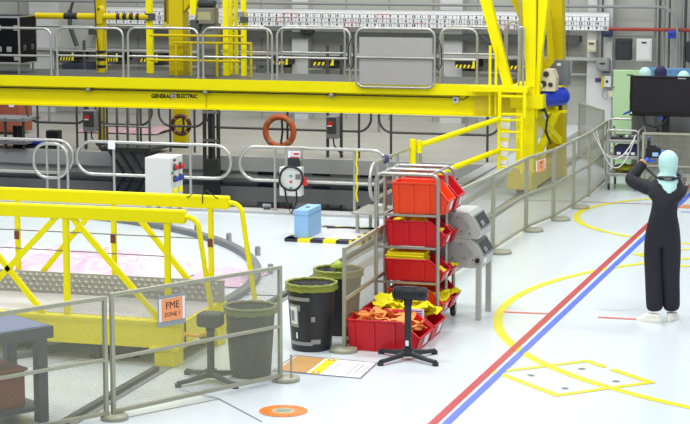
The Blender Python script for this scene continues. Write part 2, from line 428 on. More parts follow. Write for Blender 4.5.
# ------------------------------------------------------------------ round cavity kerb with studs
PC = Vector((-12.48, 19.65)); PR = 5.54
b = MB()
b.lathe([(PR-0.05, 0.0), (PR-0.05, 0.06), (PR-0.04, 0.07), (PR+0.05, 0.07), (PR+0.06, 0.06), (PR+0.06, 0.0)], (PC.x, PC.y, 0), 160)
kerb = tag(b.build('cavity_kerb', mat('kerb_steel', (118, 122, 124), 0.45, 0.2, var=0.15, scale=2), loc=(PC.x, PC.y, 0)), 'round grey steel kerb ring curving behind the yellow gantry', 'kerb')
MB().lathe([(PR+0.06, 0.004), (PR+0.40, 0.004)], (PC.x, PC.y, 0), 160).build('apron', mat('apron_grey', (196, 202, 208), 0.4, var=0.08), kerb)
for px, py in ((229.5, 242), (252, 256), (261, 274), (206, 232), (180, 224)):
    g = GR(px, py); g.z = 0
    d = Vector((g.x-PC.x, g.y-PC.y)).normalized()*(PR+0.17)
    b = MB(); b.cyl((PC.x+d.x, PC.y+d.y, 0), (PC.x+d.x, PC.y+d.y, 0.11), 0.035, 12); b.cyl((PC.x+d.x, PC.y+d.y, 0.11), (PC.x+d.x, PC.y+d.y, 0.12), 0.027, 12)
    b.build('stud', STEEL, kerb)

# ================================================================== PLASTIC SHEETS inside the ring
def sheet(name, cx, cy, sx, sy, h, m, seed, label):
    n = 26; vs = []; fs = []
    for j in range(n+1):
        for i in range(n+1):
            u = i/n*2-1; v = j/n*2-1; r = min(1, max(abs(u), abs(v)))
            fall = max(0, 1-r**2.2)
            p = Vector((u*2.3+seed*5, v*2.3, seed))
            z = 0.012+fall*h*0.95*(0.25+0.9*abs(noise.noise(p))+0.35*abs(noise.noise(p*2.3)))
            e = 1+0.18*noise.noise(Vector((u*1.5, v*1.5, seed+9)))
            vs.append((cx+u*sx/2*e, cy+v*sy/2*e, z))
    for j in range(n):
        for i in range(n): a = j*(n+1)+i; fs.append((a, a+1, a+n+2, a+n+1))
    b = MB(); b.add(vs, fs, True); tag(b.build(name, m, loc=(cx, cy, 0)), label, 'plastic sheet')
g = GR(92, 268); sheet('plastic_sheet', g.x, g.y, 2.1, 1.7, 0.30, PINK, 1, 'crumpled pink plastic sheet heaped behind the gantry walkway')
g = GR(160, 272); sheet('plastic_sheet', g.x-0.05, g.y, 1.05, 1.2, 0.34, WPL, 2, 'crumpled white plastic sheet heaped right of the pink one')
g = GR(15, 262); sheet('plastic_sheet', g.x, g.y, 1.3, 1.3, 0.36, WPL, 3, 'crumpled white plastic sheet heaped at the left frame edge')
g = GR(232, 280); sheet('plastic_sheet', g.x-0.1, g.y, 0.75, 0.9, 0.2, PINK, 4, 'small pink plastic sheet lying near the gantry end tubes')

# ================================================================== FENCES
def mesh_strips(b, o, ax, L, z0, z1, d=0.0135, w=0.0037, th=0.0006):
    """expanded-metal strands: two sets of thin diagonal bars clipped to the rectangle"""
    o = Vector(o); ax = Vector(ax); nrm = Vector((-ax.y, ax.x, 0)); H = z1-z0; st = d*sqrt(2)
    for sgn in (1, -1):
        k = -H if sgn == 1 else 0.0
        while k < (L if sgn == 1 else L+H):
            # line u = k + t (sgn 1) or u = k - t, t = height 0..H
            if sgn == 1: t0, t1 = max(0, -k), min(H, L-k); 
            else: t0, t1 = max(0, k-L), min(H, k)
            if t1-t0 > 0.004:
                u0, u1 = k+sgn*t0, k+sgn*t1
                p = o+ax*u0+Vector((0, 0, z0+t0)); q = o+ax*u1+Vector((0, 0, z0+t1))
                a = (q-p).normalized(); s = a.cross(nrm)*w/2; n = nrm*th/2
                vs = [p-s-n, p+s-n, p+s+n, p-s+n, q-s-n, q+s-n, q+s+n, q-s+n]
                b.add(vs, [(0, 1, 5, 4), (1, 2, 6, 5), (2, 3, 7, 6), (3, 0, 4, 7)])
            k += st
def fence_panel(p, q, label, group=None, top=1.0, mid=0.49, bot=0.06, d=0.0135, w=0.0037, gap=0.02, name='mesh_fence'):
    p = Vector((p[0], p[1], 0)); q = Vector((q[0], q[1], 0)); ax = (q-p).normalized(); p = p+ax*gap; q = q-ax*gap; L = (q-p).length
    t = thing(name, label, 'fence', (p+q)/2, group)
    s = 0.032
    for u in (s/2, L-s/2):
        b = MB(); b.beam(p+ax*u+Vector((0, 0, 0.02)), p+ax*u+Vector((0, 0, top)), s, s, up=ax); b.build('stile', GALV, t)
    for z in (top-s/2, mid, bot):
        b = MB(); b.beam(p+ax*s+Vector((0, 0, z)), q-ax*s+Vector((0, 0, z)), s*(1.0 if z != mid else 0.8), s); b.build('rail', GALV, t)
    b = MB(); mesh_strips(b, p+ax*s, ax, L-2*s, bot, top-s, d, w); b.build('mesh_infill', MESHM, t, fix=False)
    return t
def base_disc(x, y, label, pin=True, r=0.145):
    t = thing('round_foot', label, 'fence base', (x, y, 0), 'round fence bases')
    b = MB(); b.lathe([(0, 0.0), (r, 0.0), (r, 0.03), (r-0.01, 0.04), (0, 0.04)], (x, y, 0), 28); b.build('base_disc', GALV, t)
    if pin:
        b = MB(); b.cyl((x+0.06, y-0.03, 0.04), (x+0.06, y-0.03, 0.25), 0.011, 8); b.build('pin', GALV, t)
F0, F1, F2 = (-7.18, 12.98), (-6.19, 14.55), (-5.235, 16.25)
fence_panel(F0, F1, 'foreground mesh fence panel cut off by the left frame edge', top=1.04, mid=0.51, w=0.0029)
sgp = fence_panel(F1, F2, 'foreground mesh fence panel with the orange FME ZONE 1 sign', top=1.055, mid=0.51, w=0.0029)
base_disc(-6.16, 14.57, 'round fence base at the foot of the joint between the two foreground panels', pin=False, r=0.115)
base_disc(-5.22, 16.28, 'round fence base with a pin at the right end of the foreground fence', r=0.125)
fence_panel((-5.07, 17.62), (-5.10, 19.48), 'mesh fence panel between the black bins and the steel trolley')
base_disc(-5.06, 17.60, 'round fence base between the black bins and the red floor bin', pin=False, r=0.135)
FR = [(-5.05, 19.55), (-4.98, 21.6), (-4.86, 23.65), (-4.80, 25.54), (-4.62, 26.65), (-4.55, 27.90), (-4.50, 29.04), (-4.52, 30.96)]
FL = ['mesh fence panel behind the red bin trolley', 'mesh fence panel behind the grey instrument boxes', 'longest clear mesh fence panel right of the instrument boxes',
      'mesh fence panel carrying the small orange sign by the crane leg', 'narrow mesh fence panel just right of the orange crane-side sign',
      'narrow mesh fence panel hung with white cable', 'farthest mesh fence panel of the row, next to the steel utility cart']
RFP = [fence_panel(FR[i], FR[i+1], FL[i], d=0.021, w=0.0042, mid=0.5) for i in range(7)]
for i, l in ((2, 'beside the instrument table'), (3, 'third from the far end of the long fence row'), (4, 'second from the far end of the long fence row'), (5, 'at the far end of the long fence row')):
    base_disc(FR[i][0]+0.10, FR[i][1], 'round fence base '+l, pin=False, r=0.14)
fence_panel((-4.83, 32.68), (-5.49, 34.10), 'dark far mesh fence panel behind the blue compressor', d=0.017, w=0.0062)
fence_panel((-3.82, 29.7), (-2.2, 29.75), 'mesh fence panel standing in front of the screen', d=0.020, w=0.0066, top=0.95, mid=0.44)
# signs on the fence panels
def fme_sign(parent, p, q, c_u, z0, z1, wd, back=True, side=1):
    p = Vector((p[0], p[1], 0)); q = Vector((q[0], q[1], 0)); ax = (q-p).normalized(); n = Vector((ax.y, -ax.x, 0))*side
    c = p+ax*c_u; M = Matrix(((ax.x, 0, n.x, 0), (ax.y, 0, n.y, 0), (0, 1, 0, 0), (0, 0, 0, 1)))
    def R(u0, u1, v0, v1, dd, th=0.003):
        a = c+ax*u0+n*dd; e = c+ax*u1+n*dd; bb = n*th
        return MB().add([a+Vector((0, 0, v0)), e+Vector((0, 0, v0)), e+Vector((0, 0, v1)), a+Vector((0, 0, v1)),
                         a+bb+Vector((0, 0, v0)), e+bb+Vector((0, 0, v0)), e+bb+Vector((0, 0, v1)), a+bb+Vector((0, 0, v1))],
                        [(3, 2, 1, 0), (4, 5, 6, 7), (0, 1, 5, 4), (1, 2, 6, 5), (2, 3, 7, 6), (3, 0, 4, 7)])
    h = z1-z0
    o = c+n*0.02
    t = thing('fence_sign', 'orange FME ZONE 1 sign in a grey holder on the foreground fence' if back else 'small orange and white sign on the fence by the crane leg', 'sign', o+Vector((0, 0, z0)))
    if back: R(-wd/2, wd/2, z0, z1, 0.018).build('holder', mat('sign_holder', (150, 158, 162), 0.4, var=0.05), t)
    R(-wd*0.47, wd*0.47, z0+h*0.17, z1-h*0.10, 0.022).build('white_card', PAPER, t)
    R(-wd*0.37, wd*0.37, z0+h*(0.18 if back else 0.05), z1-h*(0.11 if back else 0.14), 0.026).build('orange_card', ORG, t)
    b = MB()
    for txt, zz, sz in (('FME', z0+h*0.66, h*0.32), ('ZONE 1', z0+h*0.37, h*0.19)):
        b.text(txt, sz*(1.0 if back else 0.9), Matrix.Translation(c+n*0.031+Vector((0, 0, zz))) @ M)
    b.build('lettering', INK, t, fix=False, kind='stuff')
fme_sign(None, F1, F2, 0.655, 0.70, 0.965, 0.30)
fme_sign(None, FR[3], FR[4], 0.50, 0.74, 0.93, 0.40, False)
# ================================================================== SERVICE BRIDGE (yellow crane bridge over the pool)
BY = 29.3
def X3(px, y=60, Y=BY): return AT(px, y, Y).x
t = BR = thing('service_bridge', 'long yellow travelling service bridge spanning the dark pool', 'bridge', (-10, BY, 0))
XL, XR = -15.6, X3(500, 90)
b = MB(); b.box(XL, XR, 29.35, 29.38, 1.17, 1.49); b.box(XL, XR, 29.24, 29.5, 1.155, 1.175); b.build('girder_web', YEL, t)
MB().box(XL, XR, 29.2, 29.24, 1.475, 1.645).build('fascia', YEL, t)
MB().box(XL, XR, 29.24, 30.75, 1.60, 1.645).build('deck', DSTEEL, t)
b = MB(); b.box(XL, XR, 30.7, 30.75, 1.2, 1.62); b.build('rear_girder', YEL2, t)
b = MB(); b.cyl((XL, 29.33, 1.43), (X3(452, 90), 29.33, 1.43), 0.009, 6); b.build('conduit', DSTEEL, t)
b = MB()
for px in (205, 474): x = X3(px, 95); b.box(x, x+0.02, 29.335, 29.36, 1.18, 1.475)
b.build('web_joint', YEL2, t)
for px in (89, 206, 332):
    x = X3(px, 90); jb = MB().bbox(x-0.045, x+0.045, 29.26, 29.35, 1.40, 1.51, 0.01).build('marker_lamp', GREY, t)
    b = MB(); b.disc((0, 0, 0), 0.03, 12); b.v = [(x+v[0], 29.255, 1.455+v[1]) for v in b.v]; b.build('lens', mat('lamp_lens', (250, 244, 190), 0.3, var=0), jb)
x = X3(456, 97); jb = MB().bbox(x-0.045, x+0.045, 29.27, 29.35, 1.35, 1.45, 0.008).build('junction_box', CAB, t)
MB().cyl((x, 29.265, 1.40), (x, 29.272, 1.40), 0.02, 10).build('knob', BLUEP, jb)
MB().tube([(x+0.05, 29.32, 1.40), (x+0.12, 29.32, 1.40), (x+0.2, 29.33, 1.46)], 0.008, 6).build('cable', DSTEEL, jb)
M = Matrix(((1, 0, 0, 0), (0, 0, -1, 0), (0, 1, 0, 0), (0, 0, 0, 1)))
b = MB()
for txt, px in (('GENERAL', 161.5), ('ELECTRIC', 187)):
    p = AT(px, 96.6, 29.345); b.text(txt, 0.082, Matrix.Translation(p) @ M @ Matrix.Diagonal((1.0, 1, 1, 1)), bold=0.004)
b.build('lettering', INK, t, fix=False, kind='stuff')
p = AT(173.5, 96, 29.345); b = MB(); b.disc((0, 0, 0), 0.05, 20); b.v = [(p.x+v[0], 29.343, p.z+v[1]) for v in b.v]; em = b.build('emblem', mat('emblem_grey', (120, 100, 96), 0.5, var=0.1), t)
b = MB(); b.arc((0, 0, 0), 0.036, 0.044, 0, 2*pi, 20); b.arc((0.01, 0, 0), 0.012, 0.02, 0, 4.5, 12); b.arc((-0.012, 0, 0), 0.010, 0.018, 0, 4.5, 12)
b.v = [(p.x+v[0], 29.341, p.z+v[1]) for v in b.v]; b.build('monogram', PAPER, em)
RZ = 2.485
def rail_frame(x0, x1, y, top, midz, z0=1.645, r=0.13, tr=0.021, mids=True, name='railing_frame'):
    top -= 0.010*max(0.0, -(x0+x1)/2-6.0); midz -= 0.007*max(0.0, -(x0+x1)/2-7.0)
    b = MB(); b.tube(archpts((1, 0, 0), (0, y, 0), x0, x1, z0, top, r), tr, 8)
    if mids: b.cyl((x0, y, midz), (x1, y, midz), tr*0.9, 8)
    for x in (x0, x1): b.cyl((x, y, z0), (x, y, z0+0.03), 0.035, 8)
    return b.build(name, RAILM, BR)
for p0, p1 in ((-60, 51), (57, 123), (128, 198), (203, 272), (277, 350), (440, 477)):
    x0 = max(X3(p0), XL+0.1); rail_frame(x0, X3(p1), 29.32, RZ+0.01, 2.015)
for p0, p1 in ((-60, 98), (105, 190), (207, 268), (282, 345), (443, 505)):
    x0 = max(AT(p0, 50, 30.6).x, XL+0.1); rail_frame(x0, AT(p1, 50, 30.6).x, 30.6, RZ-0.02, 2.02, tr=0.018)
# gate hung in front of the fascia
g0, g1 = X3(358.5), X3(437)
b = MB(); b.tube(stadium((1, 0, 0), (0, 29.16, 0), g0, g1, 1.58, RZ, 0.13), 0.021, 8, closed=True); b.cyl((g0, 29.16, 2.04), (g1, 29.16, 2.04), 0.02, 8)
gt = b.build('railing_gate', RAILM, BR)
MB().box(g0+0.05, g1-0.04, 29.18, 29.19, 1.62, 2.35).build('gate_panel', mat('gate_panel_grey', (172, 170, 168), 0.5, 0.2, var=0.05), gt)
for px in (g0-0.08, g1+0.06):
    b = MB(); b.tube([(px, 29.18, 2.33), (px-0.04, 29.17, 2.2), (px-0.05, 29.17, 1.95), (px, 29.18, 1.85), (px+0.05, 29.17, 1.95), (px+0.04, 29.17, 2.2)], 0.012, 6, closed=True); b.build('safety_cable', CHAR, gt)
for px in (96, 101, 349, 374): pass

# end portal (A-frame) on the right
def pr(name, pts, y0, y1, m=YEL, par=None):
    return MB().prism([(p[0], p[1]) for p in pts], 'y', y0, y1).build(name, m, par or BR)
def xz(*q, Y=29.2): return [(AT(x, y, Y).x, AT(x, y, Y).z) for x, y in q]
pr('portal_brace', xz((473, -25), (484, -25), (512, 88), (503, 88)), 29.22, 29.36)
pr('portal_column', xz((521, -28), (536, -28), (535, 88), (526, 88)), 29.22, 29.5)
pr('portal_column_flange', xz((538, -28), (550, -28), (540, 60), (536, 120), (532, 120), (536, 60)), 29.3, 29.45, YEL)
pr('portal_leg', xz((516, 84), (535, 84), (532, 193), (515, 193)), 29.24, 29.6)
b = MB(); b.beam(AT(508, -20, 30.0), AT(549, 80, 30.4), 0.13, 0.12); b.build('portal_brace', YEL2, BR)
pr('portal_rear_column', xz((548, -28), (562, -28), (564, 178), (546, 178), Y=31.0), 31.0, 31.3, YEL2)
b = MB(); b.beam(AT(548, 10, 30.8), AT(553, 70, 30.8), 0.09, 0.1); b.build('portal_brace', YEL2, BR)
b = MB(); b.box(-5.75, -5.25, 29.2, 31.3, 1.30, 1.50); b.build('end_carriage', YEL, BR)
b = MB(); b.box(-5.72, -5.34, 28.85, 31.55, 0.10, 0.34); b.build('end_truck', YEL2, BR)
for y in (29.2, 31.2):
    b = MB(); b.cyl((-5.62, y, 0.14), (-5.44, y, 0.14), 0.14, 20); b.build('wheel', DSTEEL, BR)
b = MB(); b.beam((-5.42, 29.6, 1.15), (-5.30, 31.0, 0.62), 0.10, 0.10); b.build('cross_brace', YEL, BR)
b = MB(); b.beam((-5.42, 29.7, 0.50), (-5.30, 31.0, 1.20), 0.10, 0.10); b.build('cross_brace', YEL, BR)
pr('side_plate', xz((534, 88), (542, 88), (542, 112), (534, 116), Y=29.6), 29.6, 29.9, YEL)
# landing platform, cage and ladder at the bridge end
l0, l1 = X3(500, 100, 28.95), X3(525, 100, 28.95)
b = MB(); b.box(X3(474, 85), X3(532, 85), 28.95, 29.6, 1.56, 1.64); b.build('landing', YEL, BR)
MB().box(X3(474, 95), X3(526, 95), 29.3, 29.34, 1.17, 1.56).build('landing_plate', mat('plate_yellow', (226, 206, 20), 0.45, var=0.05), BR)
for x in (l0, l1):
    MB().beam((x, 28.95, 1.18), (x, 28.95, 1.6), 0.05, 0.05).build('cage_post', YEL, BR)
for y in (97, 115): z = AT(510, y, 28.95).z; MB().beam((l0, 28.95, z), (l1, 28.95, z), 0.035, 0.035).build('cage_rail', YEL, BR)
for px in (493, 499): MB().cyl((X3(px), 29.1, 1.2), (X3(px), 29.1, 2.25), 0.022, 8).build('grab_post', YEL, BR)
b = MB(); b.tube(archpts((1, 0, 0), (0, 29.1, 0), X3(521.5), X3(526), 1.64, AT(523, 28, 29.1).z, 0.03, 4), 0.018, 8); b.build('grab_handle', RAILM, BR)
MB().cyl(AT(520.5, -20, 29.15), AT(519.5, 70, 29.15), 0.014, 8).build('stanchion', RAILM, BR)
b = MB(); b.tube(archpts((1, 0, 0), (0, 29.9, 0), X3(507, 50, 29.9), X3(521, 50, 29.9), 1.64, AT(510, 22, 29.9).z, 0.1), 0.019, 8); b.build('grab_handle', RAILM, BR)
ld = MB(); 
for px in (499, 522): x = X3(px, 140, 28.95); ld.beam((x, 28.95, 0.34), (x, 28.95, 1.2), 0.045, 0.04)
ld = ld.build('access_ladder', YEL, BR)
for y in (121, 133, 151, 168): z = AT(510, y, 28.95).z; MB().cyl((X3(499, 140, 28.95), 28.95, z), (X3(522, 140, 28.95), 28.95, z), 0.016, 8).build('rung', YEL, ld)
gx = xz((501, 118), (510.5, 118), (507, 165), (498, 165), Y=29.1)
gd = pr('ladder_guard', gx, 29.1, 29.13, PAPER)
for k in range(5):
    u0 = k/5+0.02; A = lambda s, u: (gx[0][0]*(1-u)+gx[3][0]*u if s == 0 else gx[1][0]*(1-u)+gx[2][0]*u, gx[0][1]*(1-u)+gx[3][1]*u)
    p, q, r_, s_ = A(0, u0), A(1, u0+0.04), A(1, u0+0.09), A(0, u0+0.07)
    MB().add([(p[0], 29.096, p[1]), (q[0], 29.096, q[1]), (r_[0], 29.096, r_[1]), (s_[0], 29.096, s_[1])], [(0, 1, 2, 3)]).build('guard_stripe', YEL, gd)
# sloping guard tubes toward the near pool edge
b = MB(); b.cyl((-6.60, 26.76, 0.95), AT(499, 120, 28.95), 0.04, 10); b.build('guard_tube', YEL, BR)
b = MB(); b.cyl((-6.62, 26.6, 0.44), AT(499, 151, 28.95), 0.04, 10); b.build('guard_tube', YEL, BR)
b = MB(); b.cyl((-6.66, 26.72, 0.35), (-6.66, 26.72, 1.05), 0.045, 10); b.build('guard_post', YEL, BR)
b = MB(); b.cyl((-6.58, 26.78, 0.85), (-6.58, 26.78, 1.03), 0.04, 10); b.build('guard_post', YEL, BR)

# compressor on the bridge end
t = thing('air_compressor', 'blue tank air compressor with beige pump mounted on the right bridge end', 'compressor', (-4.95, 29.9, 1.0))
c = AT(538.5, 99, 29.5); e = AT(566, 97, 30.0)
b = MB(); d = (e-c).normalized()
b.tube([c, c+d*0.03, c+d*0.08, e-d*0.08, e-d*0.03, e], 0.14, 20, radii=[0.05, 0.115, 0.145, 0.145, 0.115, 0.05]); b.build('tank', COMPB, t)
for f in (0.2, 0.8):
    p = c.lerp(e, f); b = MB(); b.beam(p+Vector((0, 0, -0.13)), Vector((p.x, p.y, p.z-0.21)), 0.05, 0.08); b.build('tank_foot', CHAR, t)
    q = Vector((p.x, p.y, p.z-0.21))
    MB().box(-5.5, p.x+0.1, p.y-0.06, p.y+0.06, q.z-0.04, q.z).build('bracket_arm', YEL, t)
p = AT(549, 81, 29.6)
b = MB(); b.prism([(p.x-0.12, p.z-0.16), (p.x+0.12, p.z-0.16), (p.x+0.13, p.z+0.05), (p.x+0.08, p.z+0.17), (p.x-0.05, p.z+0.17), (p.x-0.13, p.z+0.02)], 'y', p.y-0.14, p.y+0.14); b.build('pump_head', BEIGE, t)
for dx, dz, rr in ((-0.02, 0.10, 0.045), (-0.06, -0.05, 0.05), (0.05, -0.06, 0.035)):
    MB().cyl((p.x+dx, p.y-0.16, p.z+dz), (p.x+dx, p.y-0.13, p.z+dz), rr, 14).build('pump_port', CHAR, t)
MB().cyl((p.x-0.09, p.y-0.16, p.z-0.1), (p.x-0.09, p.y-0.12, p.z-0.02), 0.03, 10).build('gauge', CAB, t)
p = AT(560, 73, 29.95)
b = MB(); b.prism([(p.x-0.17, p.z-0.2), (p.x+0.14, p.z-0.2), (p.x+0.15, p.z+0.18), (p.x-0.06, p.z+0.19), (p.x-0.17, p.z+0.05)], 'y', p.y-0.05, p.y+0.15); b.build('control_housing', mat('housing_grey', (112, 116, 120), 0.5, var=0.08), t)
MB().bbox(p.x+0.15, p.x+0.18, p.y-0.03, p.y+0.1, p.z-0.02, p.z+0.17, 0.006).build('side_vent', GREY, t)
MB().bbox(p.x-0.04, p.x+0.02, p.y-0.06, p.y-0.04, p.z+0.10, p.z+0.14, 0.004).build('badge', PAPER, t)
b = MB(); b.tube([c+Vector((0.1, -0.1, -0.12)), c+Vector((0.16, -0.1, -0.28)), c+Vector((0.13, -0.06, -0.5)), c+Vector((0.2, 0, -0.7))], 0.02, 6); b.build('hose', CHAR, t)

# black flight cases on the bridge
def flight_case(px0, px1, y, label, h0, h1, dep=0.5):
    x0 = AT(px0, 40, y).x; x1 = AT(px1, 40, y).x
    z0 = AT(10, h1, y).z; z1 = AT(10, h0, y).z
    t = thing('flight_case', label, 'equipment case', ((x0+x1)/2, y+dep/2, 1.645), 'black cases on the bridge')
    MB().bbox(x0, x1, y, y+dep, z0, z1, 0.01).build('case_body', mat('case_black', (9, 9, 13), 0.6, var=0.1, spec=0.15), t)
    b = MB(); w = 0.032
    for yy in (y+dep-0.02,): b.box(x1-0.008, x1+0.006, yy, yy+0.022, z0, z1)
    for z in (z0, z1-0.02): b.box(x1-0.01, x1+0.006, y, y+dep, z, z+0.02)
    for x in (x0, x1-w): b.box(x, x+w, y-0.008, y+0.01, z0, z1)
    for z in (z0, z1-w): b.box(x0, x1, y-0.009, y+0.01, z, z+w)
    b.build('edge_trim', STEEL, t)
    for x, z in ((x1-0.24, z0+0.20), (x1-0.42, z0+0.20), (x1-0.42, z1-0.24), (x1-0.11, z1-0.24), (x1-0.11, z0+0.06)):
        b = MB(); b.bbox(x, x+0.09, y-0.016, y, z, z+0.09, 0.006); b.build('latch', STEEL, t)
    for yy in (y+0.12, y+0.42): MB().bbox(x1, x1+0.012, yy, yy+0.1, z0+0.22, z0+0.31, 0.004).build('latch', DSTEEL, t)
    for x in (x0+0.04, x1-0.07):
        for yy in (y+0.04, y+dep-0.06):
            MB().box(x, x+0.03, yy, yy+0.03, 1.645, z0).build('leg', STEEL, t)
    return t
flight_case(-24, 20, 29.55, 'big black equipment case with metal edges at the left end of the bridge', 16, 64, 0.64)

# yellow boom pipe with flange post
t = thing('boom_pipe', 'yellow horizontal pipe with black bands above the left railings', 'pipe', (AT(100, 77, 30.2).x, 30.2, 1.645))
z = AT(70, 16, 30.2).z; xa = AT(36, 16, 30.2).x; xb = AT(149, 16, 30.2).x
b = MB(); b.cyl((xa, 30.2, z), (xb, 30.2, z), 0.052, 14); b.build('pipe', YEL2, t)
for p0, p1 in ((64.5, 78), (117, 120.5), (123.3, 127.3), (130, 134), (136.5, 140)):
    MB().cyl((AT(p0, 16, 30.2).x, 30.2, z), (AT(p1, 16, 30.2).x, 30.2, z), 0.0535, 14).build('black_band', BLACK, t)
x0 = AT(97, 16, 30.2).x; x1 = AT(104, 16, 30.2).x
b = MB(); b.prism([(x0, z-0.12), (x1, z-0.12), (x1, z+0.10)]+[((x0+x1)/2+0.055*cos(a), z+0.12+0.055*sin(a)) for a in (0, 0.8, 1.57, 2.34, 3.14)]+[(x0, z+0.1)], 'y', 30.12, 30.28); fl = b.build('flange_plate', YEL2, t)
MB().cyl(((x0+x1)/2, 30.115, z+0.12), ((x0+x1)/2, 30.125, z+0.12), 0.02, 10).build('eye_hole', BLACK, fl)
MB().box(x0+0.005, x1-0.005, 30.15, 30.25, 1.645, z-0.1).build('post', YEL2, t)
for zz in (1.72, 1.84, 1.96): MB().box(x0+0.002, x1-0.002, 30.145, 30.255, zz, zz+0.05).build('black_band', BLACK, t)
MB().box(AT(147, 40, 30.25).x, AT(152.5, 40, 30.25).x, 30.22, 30.3, 1.645, 3.2).build('pole', YEL, t)
MB().bbox(AT(146, 16, 30.2).x, AT(155, 16, 30.2).x, 30.16, 30.22, z-0.06, z+0.06, 0.006).build('clamp', DSTEEL, t)
b = MB(); b.tube([(x0+0.01, 30.1, z+0.3), (x0+0.02, 30.1, z-0.2), (x0+0.06, 30.1, z-0.6), (x0+0.04, 30.1, z-0.9)], 0.01, 6); b.build('cable', CHAR, t)
# hoist mast and caged ladder
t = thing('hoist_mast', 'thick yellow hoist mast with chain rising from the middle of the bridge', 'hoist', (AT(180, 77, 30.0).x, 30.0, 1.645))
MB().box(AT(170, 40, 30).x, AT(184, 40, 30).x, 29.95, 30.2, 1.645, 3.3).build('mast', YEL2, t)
b = MB(); b.prism([(AT(184, 0, 30).x, 3.3), (AT(184, 0, 30).x, AT(184, 12, 30).z), (AT(192, 0, 30).x, AT(190, 1, 30).z), (AT(192, 0, 30).x, 3.3)], 'y', 29.98, 30.15); b.build('gusset', YEL2, t)
MB().box(AT(191, 5, 29.95).x, AT(197, 5, 29.95).x, 29.9, 30.02, AT(190, 15, 29.95).z, 3.3).build('hanger', YEL, t)
b = MB(); x = AT(166, 20, 29.95).x
for k in range(26):
    zc = AT(166, 24, 29.95).z+k*0.042
    b.tube([(x+0.02*cos(a) if k % 2 else x, 29.93+(0 if k % 2 else 0.02*cos(a)), zc+0.03*sin(a)) for a in [2*pi*i/8 for i in range(8)]], 0.007, 5, closed=True)
b.build('chain', CHAR, t)
MB().cyl((x, 29.93, AT(166, 26, 29.95).z-0.02), (x, 29.93, AT(166, 26, 29.95).z+0.06), 0.025, 10).build('hook_weight', YEL2, t)
MB().box(AT(164, 5, 29.98).x, AT(168, 5, 29.98).x, 29.97, 30.1, AT(166, 24, 30).z, 3.3).build('chain_guide', YEL2, t)
p = AT(206, 14, 29.95)
mo = MB().bbox(p.x-0.16, p.x+0.15, 29.9, 30.15, AT(206, 24, 29.95).z, AT(206, 8, 29.95).z, 0.01).build('motor_box', mat('motor_grey', (128, 126, 112), 0.5, 0.2, var=0.1), t)
MB().box(p.x-0.12, p.x+0.10, 29.895, 29.9, AT(206, 20, 29.95).z, AT(206, 12, 29.95).z).build('rating_plate', mat('plate_olive', (170, 168, 120), 0.5, var=0.2, scale=40), mo)
MB().cyl((p.x-0.13, 30.0, AT(206, 4, 29.95).z), (p.x+0.14, 30.0, AT(206, 4, 29.95).z), 0.07, 14).build('motor_drum', CHAR, t)
b = MB(); b.cyl((p.x-0.06, 30.02, AT(206, -1, 29.95).z), (p.x+0.2, 30.02, AT(206, -1, 29.95).z), 0.045, 12); b.build('blue_motor', LBLUE, t)
MB().bbox(AT(191, 22, 29.95).x, AT(200, 22, 29.95).x, 29.9, 30.05, AT(195, 31, 29.95).z, AT(195, 20, 29.95).z, 0.008).build('switch_block', DSTEEL, t)
MB().box(AT(197, 60, 30).x, AT(217, 60, 30).x, 30.0, 30.2, 1.645, AT(206, 24, 29.95).z).build('motor_column', mat('column_grey', (120, 122, 112), 0.6, 0.2, var=0.2), t)
t = thing('caged_ladder', 'yellow vertical ladder with side rails standing on the bridge deck', 'ladder', (AT(234, 77, 30.1).x, 30.1, 1.645))
for p0, p1, y in ((223, 228, 30.0), (241, 245.5, 30.0), (229.5, 232, 30.3), (234.5, 237, 30.3)):
    MB().box(AT(p0, 40, y).x, AT(p1, 40, y).x, y, y+0.06, 1.645, 3.3).build('upright', YEL, t)
for y in (20, 34, 52, 61, 5): z = AT(233, y, 30.3).z; MB().cyl((AT(230, 40, 30.3).x, 30.33, z), (AT(236, 40, 30.3).x, 30.33, z), 0.015, 8).build('rung', YEL, t)
MB().bbox(AT(238, 15, 29.97).x, AT(244, 15, 29.97).x, 29.93, 30.0, AT(240, 17, 29.97).z, AT(240, 12, 29.97).z, 0.005).build('limit_switch', GREY, t)
MB().bbox(AT(241, 20, 29.97).x, AT(248, 20, 29.97).x, 29.92, 30.0, AT(240, 23, 29.97).z, AT(240, 17, 29.97).z, 0.005).build('limit_switch', DSTEEL, t)
t = thing('yellow_guardrail', 'yellow guardrail around the mast and ladder on the bridge deck', 'guardrail', (AT(210, 77, 29.8).x, 29.8, 1.645))
for y, p0, p1 in ((36, 150, 244), (43, 172, 252), (61, 150, 240)):
    z = AT(200, y, 29.8).z; MB().cyl((AT(p0, y, 29.8).x, 29.8, z), (AT(p1, y, 29.8).x, 29.8, z), 0.02, 8).build('rail', YEL2, t)
for p in (176, 191, 217, 251): MB().cyl((AT(p, 50, 29.8).x, 29.8, 1.645), (AT(p, 50, 29.8).x, 29.8, AT(200, 42, 29.8).z), 0.022, 8).build('post', YEL2, t)

# the bridge and all that rides on it sag slightly to the left
SAG = 0.0018; LIFT = 0.012   # the bridge wheels stand on the raised floor rail
for nm in ('service_bridge', 'boom_pipe', 'hoist_mast', 'caged_ladder', 'yellow_guardrail', 'flight_case', 'air_compressor'):
    o = bpy.data.objects[nm]; o.rotation_euler.y = -SAG; o.location.z += SAG*(o.location.x+6.5)+LIFT

